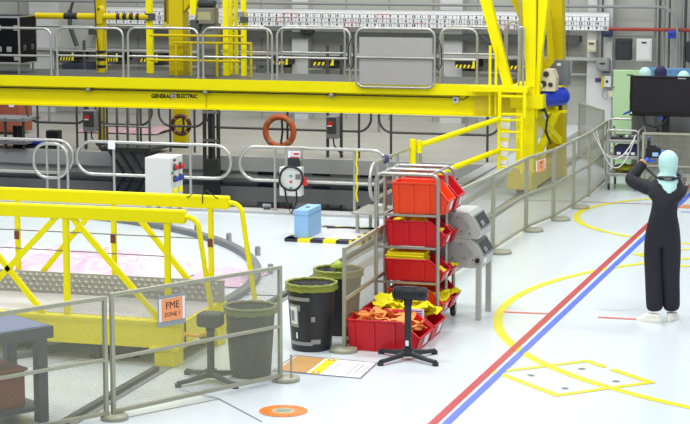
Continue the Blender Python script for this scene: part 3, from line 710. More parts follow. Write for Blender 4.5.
# ================================================================== BACK WALL THINGS
WY = 39.55
def WX(x, y=30): return AT(x, y, WY).x
zt, zb = AT(470, 10.8, WY).z, AT(470, 28.8, WY).z
nx0, nx1 = WX(106), WX(609)
t = thing('number_board', 'long white board of numbered cells along the back wall', 'board', ((nx0+nx1)/2, WY, zb))
MB().box(nx0, nx1, WY, WY+0.05, zb, zt).build('board_panel', mat('board_white', (250, 252, 255), 0.5, var=0.03), t)
b = MB(); nc = 66; cw = (nx1-nx0)/nc; rh = (zt-zb)/4
for k in range(5): b.box(nx0, nx1, WY-0.004, WY, zb+k*rh-0.004, zb+k*rh+0.004)
for k in range(nc+1): b.box(nx0+k*cw-0.003, nx0+k*cw+0.003, WY-0.004, WY, zb, zt-rh)
b.build('grid_line', mat('grid_grey', (150, 154, 160), 0.6, var=0), t)
for rr in range(3):
    b = MB()
    for k in range(nc):
        n = (k*1+rr*5) % 14+1
        b.text(str(n), rh*0.9, Matrix.Translation((nx0+(k+.5)*cw, WY-0.006, zb+(rr+.5)*rh)) @ M, bold=0.003)
    b.build('number_row', mat('number_ink', (40, 42, 48), 0.6, var=0), t, fix=False, kind='stuff')
for px0, px1, row in ((283, 297, 2), (276, 289, 1), (377, 390, 2), (345, 357, 0), (413, 425, 0), (495, 505, 1), (505, 514, 0)):
    x0, x1 = WX(px0), WX(px1); b = MB()
    for z in (zb+row*rh, zb+(row+1)*rh): b.box(x0, x1, WY-0.009, WY-0.004, z-0.005, z+0.005)
    for x in (x0, x1): b.box(x-0.005, x+0.005, WY-0.009, WY-0.004, zb+row*rh, zb+(row+1)*rh)
    b.build('red_outline', mat('red_ink', (190, 90, 90), 0.6, var=0), t)
def hbracket(px0, px1, label):
    y = 39.2; x0 = AT(px0, 60, y).x; x1 = AT(px1, 60, y).x; z1 = AT(330, 57.5, y).z; z0 = AT(330, 65.5, y).z
    t = thing('hazard_bracket', label, 'wall bracket', ((x0+x1)/2, 39.6, z0), 'hazard edged wall brackets')
    MB().box(x0, x1, y, 40, z0, z1).build('bracket_body', BLACK, t)
    n = 5; w = (x1-x0)/n; h = 0.07
    for k in range(n):
        a = x0+k*w
        MB().add([(a, y-0.004, z0), (a+w*0.5, y-0.004, z0), (a+w*0.85, y-0.004, z0+h), (a+w*0.35, y-0.004, z0+h)], [(0, 1, 2, 3)]).build('yellow_stripe', HAZY, t)
    MB().box(x1-0.05, x1-0.005, y-0.003, y, z0, z1).build('yellow_edge', HAZY, t)
for (a, c), l in zip(((60, 74), (105, 118), (140, 158), (272, 288), (313, 334), (455, 475), (510, 530)),
    ('leftmost black and yellow edged wall bracket', 'second black and yellow wall bracket, right of the boom pipe post', 'black and yellow wall bracket left of the hoist mast',
     'black and yellow wall bracket right of the ladder', 'black and yellow wall bracket left of the panelled gate', 'black and yellow wall bracket right of the panelled gate', 'black and yellow wall bracket behind the right portal column')):
    hbracket(a, c, l)
def wpipe(pts, r, label, m=GREY, name='wall_pipe', group=None):
    b = MB(); b.tube(pts, r, 10); o = b.build(name, m, loc=pts[0]); tag(o, label, 'pipe', group)
    return o
z5 = AT(450, 5, 39.4).z
bend = [Vector((AT(660, 5, 39.4).x+0.35*sin(a), 39.4, z5-0.35+0.35*cos(a))) for a in [pi/2*i/6 for i in range(7)]]
wpipe([Vector((-20, 39.4, z5))]+bend+[Vector((bend[-1].x, 39.4, 0.0))], 0.032, 'long grey pipe above the number board bending down at the right')
wpipe([Vector((WX(609, 29), 39.5, AT(609, 29, 39.5).z)), Vector((-2.0, 39.5, AT(609, 29, 39.5).z))], 0.035, 'red horizontal pipe right of the number board', mat('pipe_red', (156, 50, 38), 0.5))
for i, (px, r) in enumerate(((597.5, .02), (602, .02), (655, .025), (659, .02), (664, .022), (669, .02), (681, .022), (685, .03), (689, .02))):
    x = AT(px, 40, 39.6).x
    wpipe([Vector((x, 39.62, 0.4 if px > 640 else AT(px, 61, 39.6).z)), Vector((x, 39.62, 6))], r, ('left one of two conduits rising from the grey junction box', 'right one of two conduits rising from the grey junction box', 'first vertical conduit right of the white electrical cabinet', 'second vertical conduit right of the white electrical cabinet', 'vertical conduit just left of the small blue box', 'vertical conduit passing behind the small blue box', 'vertical conduit right of the bent grey pipe', 'thick vertical conduit near the right frame edge', 'outermost vertical conduit at the right frame edge')[i], DSTEEL if i % 2 else GREY, 'conduit', 'vertical conduits on the right wall')
wpipe([Vector((WX(612, 36), 39.6, AT(612, 36, 39.6).z)), Vector((WX(655, 36), 39.6, AT(612, 36, 39.6).z))], 0.02, 'thin horizontal conduit under the red pipe')
wpipe([AT(70, 10, 39.5), AT(70, 27, 39.5), AT(77, 46, 39.5)], 0.05, 'dark bent strut on the wall above the left railings', DSTEEL, 'wall_strut')
wpipe([AT(75, -5, 39.5), AT(70, 12, 39.5)], 0.03, 'thin dark strut near the top left of the wall', DSTEEL, 'wall_strut')
wpipe([AT(488, 20, 39.5), AT(503, 55, 39.5)], 0.03, 'thin dark strut behind the portal brace', DSTEEL, 'wall_strut')
wpipe([AT(482, 37, 39.3), AT(500, 50, 39.3)], 0.025, 'short dark stay left of the portal column', DSTEEL, 'wall_strut')
def wbox(name, px0, px1, py0, py1, m, label, cat='electrical box', y0=39.45, y1=39.7, door=True, extra=None):
    a = AT(px0, py1, y0); c = AT(px1, py0, y0)
    t = thing(name, label, cat, ((a.x+c.x)/2, y1, a.z))
    MB().bbox(a.x, c.x, y0, y1, a.z, c.z, 0.012).build('housing', m, t)
    if door:
        d = MB().bbox(a.x+0.03, c.x-0.03, y0-0.012, y0+0.005, a.z+0.03, c.z-0.03, 0.005).build('door', m, t)
        MB().bbox((a.x+c.x)/2-0.05, (a.x+c.x)/2+0.05, y0-0.022, y0-0.01, c.z-0.09, c.z-0.06, 0.004).build('label_plate', INK, d)
    return t, a, c
wbox('wall_cabinet', 587, 596, 40, 52, BEIGE, 'small cream box on the right pilaster')
wbox('junction_box', 596, 609, 60, 71, GREY, 'grey junction box under two conduits on the pilaster')
wbox('electrical_box', 615, 631, 39, 60, CHAR, 'dark flat electrical panel above the green panel')
wbox('wall_cabinet', 636, 652, 39, 61, CAB, 'white electrical cabinet beside the dark panel')
wbox('blue_box', 667.5, 675, 31, 38.5, BLUEP, 'small blue box among the conduits', y0=39.3)
wbox('dark_box', 603, 611, 31, 37, mat('navy_box', (40, 50, 90), 0.5), 'small navy box right below the end of the number board', y0=39.4)
wbox('dark_box', 686, 700, 42, 62, CHAR, 'dark box at the right frame edge', y0=39.3)
tt, a, c = wbox('wall_phone', 603, 611, 76, 87, CAB, 'white wall phone on a grey back plate', 'phone', y0=39.5, door=False)
MB().bbox(a.x-0.04, c.x+0.02, 39.56, 39.7, a.z-0.02, c.z+0.06, 0.005).build('back_plate', GREY, tt)
MB().box(a.x-0.03, a.x+0.02, 39.5, 39.56, a.z-0.02, c.z).build('yellow_side', YEL2, tt)
MB().cyl(((a.x+c.x)/2, 39.49, (a.z+c.z)/2), ((a.x+c.x)/2, 39.51, (a.z+c.z)/2), 0.03, 12).build('dial', CHAR, tt)
b = MB(); b.tube([(a.x, 39.55, a.z), (a.x-0.02, 39.55, a.z-0.2), (a.x+0.06, 39.55, a.z-0.26), (a.x+0.1, 39.55, a.z-0.16)], 0.01, 6); b.build('cord', GREY, tt)
tt, a, c = wbox('wall_lamp', 608, 613, 91, 97, BEIGE, 'small cream lamp below the wall phone', 'lamp', y0=39.5, door=False)
tt, a, c = wbox('purple_sign', 595, 600.5, 78, 82, mat('purple', (84, 50, 120), 0.5), 'small purple sign on the pilaster', 'sign', y0=39.66, door=False)
wbox('wall_cabinet', 62, 92, 64, 77, mat('navy_cabinet', (40, 46, 62), 0.5), 'dark navy cabinet low on the wall behind the left railings', y0=39.0)
wbox('wall_cabinet', 256, 268, 63, 77, mat('slate_cabinet', (84, 90, 90), 0.5), 'slate grey cabinet behind the railings right of the ladder', y0=39.0)
wbox('wall_cabinet', 300, 312, 27, 34, CHAR, 'small dark box below the number board', y0=39.5)

# green and blue panels behind the screen
t = thing('green_partition', 'pale green upright panel behind the screen', 'partition', (-4.1, 32.6, 0))
a = AT(613.5, 66, 32.5); c = AT(672, 66, 32.5); zz = AT(613, 70, 32.5).z
MB().bbox(a.x, c.x, 32.5, 32.56, 0.12, zz, 0.008).build('panel_sheet', GREEN, t)
for x in (a.x+0.1, c.x-0.1): MB().beam((x, 32.53, 0), (x, 32.53, 0.12), 0.05, 0.05).build('leg', STEEL, t)
for z in (0.4, 0.9, 1.4):
    MB().cyl((a.x+0.012, 32.49, z), (a.x+0.012, 32.505, z), 0.012, 8).build('bolt', DSTEEL, t)
t = thing('blue_partition', 'blue upright panel right of the green panel', 'partition', (-3.3, 32.4, 0))
a = AT(643, 66, 32.4); c = AT(720, 66, 32.4); zz = AT(660, 68, 32.4).z
MB().bbox(a.x, c.x, 32.38, 32.44, 0.0, zz, 0.008).build('panel_sheet', BPAN, t)
b = MB()
for k in range(9): b.cyl((a.x+0.06+k*0.13, 32.37, zz-0.06), (a.x+0.06+k*0.13, 32.385, zz-0.06), 0.012, 8)
b.build('rivet', DSTEEL, t)

# the screen on its stand
t = thing('screen', 'large black flat screen on a stand at the right', 'screen', (-3.6, 30.65, 0))
a = AT(629.5, 115.5, 30.6); zt_ = AT(660, 76, 30.6).z; x1 = a.x+1.12
MB().bbox(a.x, x1, 30.58, 30.66, a.z, zt_, 0.012).build('screen_frame', TVB, t)
MB().box(a.x+0.045, x1-0.045, 30.574, 30.582, a.z+0.07, zt_-0.045).build('display', SCREEN, t)
MB().box(a.x+0.015, a.x+0.04, 30.572, 30.58, a.z+0.03, a.z+0.057).build('sticker', PAPER, t)
p = AT(682, 78.6, 30.57); b = MB()
for k in range(5): b.box(p.x-0.06+k*0.026, p.x-0.045+k*0.026, 30.572, 30.58, p.z-0.008, p.z+0.008)
b.build('badge', CAB, t)
MB().box(a.x-0.06, a.x+0.04, 30.6, 30.64, zt_-0.005, zt_+0.012).build('top_bracket', BLACK, t)
MB().bbox(a.x+0.5, a.x+0.62, 30.66, 30.72, 0.1, 1.5, 0.008).build('stand_column', BLACK, t)
MB().bbox(a.x+0.25, x1-0.22, 30.6, 30.9, 0.62, 0.66, 0.008).build('stand_shelf', CHAR, t)
for x in (a.x+0.30, x1-0.28):
    MB().beam((x, 30.4, 0.08), (x, 31.1, 0.08), 0.05, 0.05).build('foot', BLACK, t)
    for y in (30.43, 31.07): MB().cyl((x-0.012, y, 0.03), (x+0.012, y, 0.03), 0.03, 12).build('caster', CHAR, t)
MB().box(a.x+0.28, x1-0.26, 30.66, 30.72, 0.06, 0.11).build('base_bar', BLACK, t)
b = MB(); b.tube([(a.x+0.45, 30.62, a.z), (a.x+0.46, 30.58, a.z-0.04), (a.x+0.50, 30.58, a.z-0.05), (a.x+0.52, 30.6, a.z-0.03), (a.x+0.52, 30.62, a.z)], 0.010, 6); b.build('cable', BLUEP, t)
b = MB(); b.tube([(a.x+0.22, 30.62, a.z), (a.x+0.25, 30.58, a.z-0.13), (a.x+0.42, 30.58, a.z-0.17), (a.x+0.55, 30.6, a.z-0.1), (a.x+0.6, 30.64, a.z)], 0.016, 6); b.build('cable', BLACK, t)

# steel barrier in front of the green panel
t = thing('steel_barrier', 'low steel tube barrier in front of the green panel', 'barrier', (-4.3, 31.8, 0))
z = AT(620, 119, 31.8).z
b = MB(); b.tube(archpts((1, 0, 0), (0, 31.8, 0), AT(610, 119, 31.8).x, AT(645, 119, 31.8).x, 0, z, 0.06, 4), 0.02, 8); b.build('frame', RAILM, t)
MB().cyl((AT(610, 119, 31.8).x, 31.8, z*0.5), (AT(645, 119, 31.8).x, 31.8, z*0.5), 0.016, 8).build('mid_rail', RAILM, t)

# utility cart
t = thing('utility_cart', 'steel utility cart with three shelves at the far end of the mesh fence', 'cart', (-4.13, 30.2, 0))
x0, x1 = -4.38, -3.90; y0, y1 = 30.0, 30.8
for x in (x0, x1):
    b = MB(); b.tube(archpts((0, 1, 0), (x, 0, 0), y0, y1, 0.11, 0.93, 0.1, 5), 0.014, 8); b.build('side_frame', RAILM, t)
b = MB(); b.tube(archpts((1, 0, 0), (0, y0-0.01, 0), x0, x1, 0.86, 0.94, 0.06, 4), 0.015, 8); b.build('handle', RAILM, t)
for z in (0.22, 0.49, 0.74):
    b = MB(); b.bbox(x0, x1, y0, y1, z, z+0.05, 0.008); b.build('shelf', STEEL, t)
for x in (x0+0.03, x1-0.03):
    for y in (y0+0.05, y1-0.05):
        cs = MB().cyl((x-0.012, y, 0.055), (x+0.012, y, 0.055), 0.055, 14).build('caster', CHAR, t)
        MB().box(x-0.02, x+0.02, y-0.02, y+0.02, 0.09, 0.22).build('fork', STEEL, cs)
b = MB(); b.ell((-4.12, 30.3, 0.325), 0.2, 0.22, 0.055, 18, 8, 0.5, 2.5, 3)
tag(b.build('folded_cloth', mat('olive_cloth', (150, 152, 40), 0.8, var=0.15, bump=0.4, bscale=25), loc=(-4.12, 30.3, 0.27)), 'olive green cloth heap on the bottom shelf of the utility cart', 'cloth')
t = thing('tool_case', 'dark navy case with white labels on the middle shelf of the utility cart', 'case', (-4.1, 30.3, 0.54))
MB().bbox(-4.28, -3.96, 30.1, 30.5, 0.54, 0.68, 0.015).build('case_body', mat('navy_case', (34, 36, 84), 0.5), t)
for x in (-4.24, -4.12, -4.02): MB().box(x, x+0.06, 30.092, 30.1, 0.55, 0.59).build('white_label', PAPER, t)
t = thing('equipment_tray', 'black equipment tray on the top shelf of the utility cart', 'tray', (-4.14, 30.3, 0.79))
MB().bbox(-4.34, -3.95, 30.05, 30.6, 0.79, 0.82, 0.006).build('tray_base', CHAR, t)
for k in range(4): MB().bbox(-4.3+k*0.09, -4.25+k*0.09, 30.1, 30.2, 0.82, 0.85, 0.005).build('instrument', (GREY, BLACK, CAB, GREY)[k], t)
for k, (sag, l) in enumerate(((0.40, 'upper white cable looping from the mesh fence to the utility cart'), (0.56, 'lower white cable drooping from the mesh fence to the utility cart'))):
    p = Vector((-4.50, 29.3+0.3*k, 1.0)); q = Vector((-3.93, 29.97, 0.88))
    pts = [p.lerp(q, i/14)+Vector((0, -0.02, -sag*4*(i/14)*(1-i/14))) for i in range(15)]
    tag(MB().tube(pts, 0.008, 6).build('white_cable', PAPER, loc=p), l, 'cable')

# ================================================================== FAR POOL DECK
FD = 33.1
FRAILS = [((27, 88), 'far dark handrail section at the left beyond the pool'), ((96, 152), 'far dark handrail section behind the steel work platform'), ((159, 206), 'far dark handrail section around the yellow column'), ((206, 371), 'long far handrail section holding the orange lifebuoy'), ((379, 500), 'far handrail section at the right beyond the pool')]
for (p0, p1), l in FRAILS:
    x0 = AT(p0, 130, FD).x; x1 = AT(p1, 130, FD).x
    t = thing('far_handrail', l, 'handrail', ((x0+x1)/2, FD, 0), 'far handrails')
    MB().tube(stadium((1, 0, 0), (0, FD, 0), x0, x1, 0.47, 1.02, 0.24), 0.022, 8, closed=True).build('loop', DSTEEL, t)
    n = max(2, int((x1-x0)/1.4)+1)
    for k in range(n):
        x = x0+0.22+(x1-x0-0.44)*k/(n-1); MB().cyl((x, FD, 0), (x, FD, 1.02), 0.022, 8).build('post', DSTEEL, t)
MB().cyl((-20, 36.5, 0.55), (-6.3, 36.5, 0.55), 0.02, 6)
t = thing('rear_guardrail', 'thin pale guardrail far behind the dark handrails', 'guardrail', (-12, 37.5, 0))
for z in (0.35, 0.55): MB().cyl((-19, 37.5, z), (-6.4, 37.5, z), 0.022, 6).build('rail', LEDGE, t)
for k in range(8): MB().cyl((-19+k*1.79, 37.5, 0), (-19+k*1.79, 37.5, 0.6), 0.025, 6).build('post', GREY, t)
def lifebuoy(px, py, y, R, r, m, label):
    c = AT(px, py, y); t = thing('lifebuoy', label, 'lifebuoy', (c.x, y, c.z-R))
    MB().tube([(c.x+R*cos(a), y, c.z+R*sin(a)) for a in [2*pi*i/32 for i in range(32)]], r, 12, closed=True).build('ring', m, t)
    for q in range(4):
        a0 = pi/4+q*pi/2
        MB().tube([(c.x+R*cos(a), y, c.z+R*sin(a)) for a in (a0-0.12, a0, a0+0.12)], r*1.06, 12).build('band', mat('buoy_band', (176, 128, 88), 0.6) , t)
    b = MB(); b.tube([(c.x+0.05, y-0.03, c.z+R), (c.x+0.07, y-0.04, c.z), (c.x+0.04, y-0.04, c.z-R*0.8)], 0.02, 6); b.build('rope', CHAR, t)
lifebuoy(279.5, 131.5, FD-0.1, 0.262, 0.056, BUOY, 'bright orange lifebuoy hanging on the far handrail')
lifebuoy(181, 125, 33.2, 0.165, 0.04, BUOYD, 'small brown lifebuoy hung on a yellow column')
def ycol(px0, px1, py, label, top=1.15):
    y = 33.75; a = AT(px0, py, y); c = AT(px1, py, y)
    t = thing('yellow_column', label, 'column', ((a.x+c.x)/2, y, 0), 'yellow columns on the far deck')
    MB().box(a.x, c.x, y, y+0.2, 0.03, 3.0).build('shaft', YEL2, t)
    MB().box(a.x-0.03, c.x+0.03, y-0.04, y+0.24, 0, 0.035).build('foot_plate', CHAR, t)
ycol(98, 104.5, 150, 'slim yellow column beside the left switch box under the bridge'); ycol(173, 186, 150, 'thick yellow column behind the small brown lifebuoy')
def swbox(px0, px1, py0, py1, label):
    y = 33.0; a = AT(px0, py1, y); c = AT(px1, py0, y)
    t = thing('switch_box', label, 'switch box', ((a.x+c.x)/2, y, 0))
    MB().bbox(a.x, c.x, y-0.1, y+0.06, a.z, c.z, 0.012).build('housing', GREY, t)
    MB().bbox(a.x+0.02, c.x-0.02, y-0.118, y-0.1, a.z+0.1, c.z-0.02, 0.006).build('front_plate', DSTEEL, t)
    mx = a.x*0.6+c.x*0.4; mz = c.z-0.13
    MB().cyl((mx, y-0.14, mz), (mx, y-0.118, mz), 0.045, 14).build('red_switch', REDP, t)
    MB().box(mx-0.045, mx+0.04, y-0.15, y-0.14, mz-0.05, mz-0.028).build('white_label', PAPER, t)
    for x in (a.x-0.02, c.x+0.02): MB().beam((x, y+0.08, 0), (x, y+0.08, 2.0), 0.045, 0.04).build('post', DSTEEL, t)
    b = MB(); b.tube([((a.x+c.x)/2, y, a.z), ((a.x+c.x)/2+0.03, y-0.05, a.z-0.12), ((a.x+c.x)/2+0.12, y, a.z-0.25), ((a.x+c.x)/2+0.18, y, 0.02)], 0.014, 6); b.build('cable', CHAR, t)
swbox(85, 97, 110, 131, 'left grey switch box with red switch below the bridge'); swbox(327.5, 339, 116, 138, 'right grey switch box with red switch below the bridge')
# steel work platform with railing posts
t = thing('work_platform', 'small dark steel work platform with upright posts on the far pool side', 'platform', (AT(128, 150, 32.6).x, 32.6, 0))
x0, x1 = AT(103, 150, 32.4).x, AT(152, 150, 32.4).x
MB().box(x0, x1, 32.3, 33.3, 0.06, 0.14).build('platform_deck', DSTEEL, t)
for px in (105, 118, 128.5, 138.5, 150.5):
    x = AT(px, 130, 32.4).x; MB().beam((x, 32.36, 0.14), (x, 32.36, 1.2), 0.035, 0.035).build('post', mat('dull_rail', (124, 124, 120), 0.5, 0.4), t)
MB().cyl((x0, 32.36, 0.52), (x1, 32.36, 0.52), 0.018, 8).build('rail', RAILM, t)
for px in (112, 122, 133, 147): x = AT(px, 165, 32.5).x; MB().beam((x, 32.4, 0.06), (x+0.15, 32.72, -0.38), 0.04, 0.04).build('stay', GREY, t)
# vertical pipe mast down into the pool
t = thing('pipe_mast', 'dark bundle of vertical pipes reaching down into the pool', 'mast', (AT(211, 170, 32.3).x, 32.3, -0.6))
for k in range(4):
    x = AT(204.5+k*4.3, 130, 32.3).x; MB().cyl((x, 32.3+0.05*(k % 2), -0.6), (x, 32.3+0.05*(k % 2), 1.3), 0.034, 10).build('pipe', DSTEEL, t)
MB().box(AT(203, 170, 32.2).x, AT(218, 170, 32.2).x, 32.2, 32.26, -0.9, 0.0).build('guide_plate', mat('guide_grey', (92, 94, 94), 0.5, 0.3), t)
for z in (0.3, 0.8): MB().box(AT(203, 170, 32.25).x, AT(218, 170, 32.25).x, 32.25, 32.27, z, z+0.05).build('clamp', GREY, t)
# left far equipment
t = thing('terracotta_cabinet', 'terracotta coloured cabinet far left beyond the pool', 'cabinet', (AT(5, 125, 35.0).x, 35.2, 0))
xa, xb = AT(-14, 110, 35).x, AT(19, 110, 35).x
MB().bbox(xa, xb, 35.0, 35.6, 0.05, 1.12, 0.01).build('cabinet_body', TERRA, t)
for k in range(2): MB().box(xa+0.03+k*(xb-xa)/2, xa+(k+1)*(xb-xa)/2-0.03, 34.985, 35.0, 0.1, 1.08).build('door', TERRA, t)
MB().box(AT(9, 104, 34.98).x, AT(14, 104, 34.98).x, 34.97, 34.985, AT(9, 107, 34.98).z, AT(9, 103, 34.98).z).build('label', PAPER, t)
t = thing('steel_trolley', 'low dark steel trolley at the left frame edge beyond the pool', 'trolley', (AT(8, 150, 32.7).x, 33.0, 0))
xa, xb = AT(-16, 140, 32.6).x, AT(25, 140, 32.6).x
for z in (0.10, 0.52): MB().box(xa, xb, 32.6, 33.3, z, z+0.05).build('deck', GREY, t)
for x in (xa+0.05, (xa+xb)/2, xb-0.05): MB().beam((x, 32.65, 0), (x, 32.65, 0.58), 0.04, 0.04).build('post', DSTEEL, t)
t = thing('pump_unit', 'small black and blue pump unit on the far pool edge', 'pump', (AT(40, 147, 33).x, 33, 0))
p = AT(38, 144, 33)
MB().cyl((p.x-0.25, 33, 0.12), (p.x+0.2, 33, 0.12), 0.07, 14).build('pump_barrel', BLUEP, t)
MB().bbox(p.x+0.2, p.x+0.45, 32.9, 33.1, 0.05, 0.34, 0.02).build('motor_block', BLACK, t)
MB().box(p.x-0.3, p.x+0.45, 32.92, 33.08, 0, 0.05).build('base', CHAR, t)
for dx in (-0.36, -0.46): MB().cyl((p.x+dx, 33, 0), (p.x+dx, 33, 0.4), 0.045, 10).build('bottle', BLACK, t)
t = thing('pink_swath', 'long pinkish tarp lying on the far deck under the bridge', 'tarp', (AT(125, 125, 36.3).x, 36.3, 0))  # uneven pinkish surface on the far deck
n = 20; vs = []; fs = []
xa, xb = AT(88, 125, 36.3).x, AT(168, 125, 36.3).x
for j in range(5):
    for i in range(n+1):
        u = i/n; vs.append((xa+(xb-xa)*u, 35.7+0.3*j, 0.02+0.18*abs(noise.noise(Vector((u*6, j*0.8, 2))))*(1 if 0 < j < 4 else 0.1)))
for j in range(4):
    for i in range(n): a_ = j*(n+1)+i; fs.append((a_, a_+1, a_+n+2, a_+n+1))
MB().add(vs, fs, True).build('swath_sheet', mat('pink_swath', (196, 160, 164), 0.5, var=0.1), t)

# ================================================================== NEAR POOL HANDRAILS
def handrail(x0, x1, y, posts, label, z0=0.46, z1=0.94, ax=(1, 0, 0), r=0.235, org=(0, 0, 0)):
    o = Vector(org)+Vector((0, y, 0)) if ax[0] else Vector((x0, 0, 0))
    t = thing('pool_handrail', label, 'handrail', (o+Vector(ax)*(((x0+x1)/2) if ax[0] else 0)) if ax[0] else Vector((x0, y, 0)), 'near pool handrails')
    u0, u1 = (x0, x1) if ax[0] else (y, posts[0])
    MB().tube(stadium(ax, o, u0, u1, z0, z1, r), 0.024, 10, closed=True).build('loop', RAILM, t)
    for u in (posts if ax[0] else posts[1]):
        p = o+Vector(ax)*u; MB().cyl(p, p+Vector((0, 0, z1)), 0.022, 8).build('post', RAILM, t)
        MB().cyl(p+Vector((0, 0, 0.0)), p+Vector((0, 0, 0.045)), 0.05, 10).build('foot', RAILM, t)
    return t
HY = 26.25
hx = lambda px, y=160: AT(px, y, HY).x
handrail(-15.5, hx(73), HY, [hx(47), -14.6], 'near pool handrail running out of the left frame edge')
h2 = handrail(hx(77), hx(231), HY, [hx(114), hx(190.5)], 'near pool handrail behind the grey control cabinet')
h3 = handrail(hx(240), hx(388), HY, [hx(275), hx(354.5)], 'near pool handrail holding the white pendant control box')
MB().box(hx(109), hx(116), HY-0.032, HY-0.026, 0.84, 0.95).build('label_tag', PAPER, h2)
b = MB(); b.tube([(hx(357.5)+0.01*sin(i*1.7), HY-0.03, 0.93-0.06*i) for i in range(13)], 0.012, 6); b.build('yellow_rope', YCL, h3)
t = thing('gate_loop', 'short loop gate rail overlapping the left handrail end', 'handrail', (hx(55), HY-0.12, 0))
MB().tube(stadium((1, 0, 0), (0, HY-0.12, 0), hx(37.5), hx(71), 0.40, 0.90, 0.2), 0.024, 10, closed=True).build('loop', RAILM, t)
MB().cyl((hx(62), HY-0.12, 0), (hx(62), HY-0.12, 0.9), 0.022, 8).build('post', RAILM, t)
MB().cyl((hx(71), HY-0.12, 0), (hx(71), HY-0.12, 0.55), 0.022, 8).build('post', RAILM, t)
handrail(-6.70, 0, 24.55, [27.35, [24.95, 26.0, 27.1]], 'handrail loop running away from the camera beside the steel trolley', ax=(0, 1, 0))
b = MB(); p = Vector((-6.68, 25.3, 0.94)); b.ell(p, 0.05, 0.06, 0.06, 12, 8, 0.4); tag(b.build('wrapped_cord', mat('purple_cord', (80, 70, 110), 0.7), loc=p), 'dark purple cord bundle tied on the handrail loop', 'cord')

t = thing('floor_cleat', 'small grey steel cleat on the coping beside the pendant box post', 'cleat', (AT(267, 211, 26.3).x, 26.3, 0.035))
x = AT(267, 211, 26.3).x
MB().bbox(x-0.04, x+0.04, 26.26, 26.34, 0.035, 0.06, 0.004).build('base', DSTEEL, t); MB().cyl((x-0.06, 26.3, 0.085), (x+0.06, 26.3, 0.085), 0.03, 12).build('barrel', GREY, t)
# pendant control box on the handrail
t = thing('pendant_box', 'white pendant control box with coiled black cable on the handrail', 'control box', (AT(291, 211, 26.1).x, 26.15, 0.2))
a = AT(281, 195, 26.1); c = AT(302.5, 167, 26.1)
pl = MB().box(AT(285, 150, 26.2).x, AT(303, 150, 26.2).x, 26.19, 26.2, 0.45, AT(285, 147, 26.2).z).build('mount_plate', STEEL, t)
MB().box(AT(288, 150, 26.18).x, AT(300, 150, 26.18).x, 26.18, 26.19, AT(288, 160, 26.18).z, AT(288, 151, 26.18).z).build('notice', PAPER, pl)
b = MB(); z_ = AT(288, 153.5, 26.18).z; b.text('!', 0.06, Matrix.Translation((AT(291.5, 155, 26.17).x, 26.176, z_)) @ M); b.box(AT(293.5, 155, 26.17).x, AT(299, 155, 26.17).x, 26.174, 26.179, z_-0.01, z_+0.012); b.box(AT(290, 155, 26.17).x, AT(299, 155, 26.17).x, 26.174, 26.179, z_-0.06, z_-0.045); b.build('notice_print', REDP, pl, fix=False)
MB().bbox(a.x, c.x, 26.02, 26.17, a.z, c.z, 0.012).build('box_body', CAB, t)
for yy, m in ((176, mat('green_led', (40, 150, 130), 0.4)), (182, REDP), (188, mat('green_led', (40, 150, 130), 0.4))):
    p = AT(290.5, yy, 26.0); MB().bbox(p.x-0.02, p.x+0.02, 26.005, 26.022, p.z-0.012, p.z+0.012, 0.004).build('button', m, t)
p = AT(297.5, 177, 26.0); MB().box(p.x-0.035, p.x+0.035, 26.012, 26.022, p.z-0.035, p.z+0.035).build('gauge', mat('gauge_grey', (110, 112, 114), 0.4), t)
p = AT(291, 180, 26.0)
b = MB(); b.tube([(p.x+0.17*cos(a_), 26.0+0.02*sin(3*a_), p.z+0.02+0.17*sin(a_)) for a_ in [2*pi*i/28 for i in range(28)]], 0.016, 8, closed=True); b.tube([(p.x-0.1, 26.02, p.z-0.12), (p.x-0.06, 26.0, p.z-0.35), (p.x+0.0, 26.0, 0.03), (p.x+0.08, 26.02, p.z-0.3), (p.x+0.07, 26.03, p.z-0.12)], 0.014, 6); b.build('coiled_cable', BLACK, t)
MB().box(AT(288, 165, 26.1).x, AT(298, 165, 26.1).x, 26.08, 26.19, c.z, c.z+0.12).build('cable_gland', CHAR, t)
p = AT(305.5, 181, 26.1); b = MB(); b.cyl((p.x, 26.08, p.z-0.06), (p.x-0.01, 26.08, p.z+0.06), 0.035, 10, 0.02); b.build('red_plug', REDP, t)

# control cabinet
t = thing('control_cabinet', 'pale grey control cabinet with red blue and yellow buttons on its side', 'control cabinet', (-9.75, 25.0, 0))
x0, x1 = AT(144.5, 155, 24.7).x, AT(170, 155, 24.7).x; zt_ = AT(150, 157.5, 24.7).z
MB().bbox(x0, x1, 24.7, 25.18, 0.30, zt_, 0.012).build('cabinet_body', CAB, t)
for x in (x0+0.03, x1-0.03):
    for y in (24.74, 25.13): MB().beam((x, y, 0), (x, y, 0.3), 0.045, 0.045).build('leg', STEEL, t)
for j, (m, zz) in enumerate(((REDP, zt_-0.14), (BLUEP, zt_-0.30), (YEL, zt_-0.46))):
    for yy in (24.84, 25.05):
        if m is not YEL: k_ = MB().cyl((x1, yy, zz), (x1+0.03, yy, zz), 0.047, 16).build('button_ring', DSTEEL, t); MB().cyl((x1+0.03, yy, zz), (x1+0.06, yy, zz-0.0), 0.036, 16).build('button_cap', m, k_)
        else: MB().bbox(x1, x1+0.03, yy-0.05, yy+0.05, zz-0.04, zz+0.03, 0.006).build('button_switch', m, t)
MB().cyl((x1, 24.76, zt_-0.21), (x1+0.02, 24.76, zt_-0.21), 0.02, 10).build('green_lamp', mat('green_lamp', (30, 140, 60), 0.4), t)
MB().box(x1, x1+0.006, 24.82, 24.9, zt_-0.06, zt_-0.03).build('label_plate', CHAR, t)

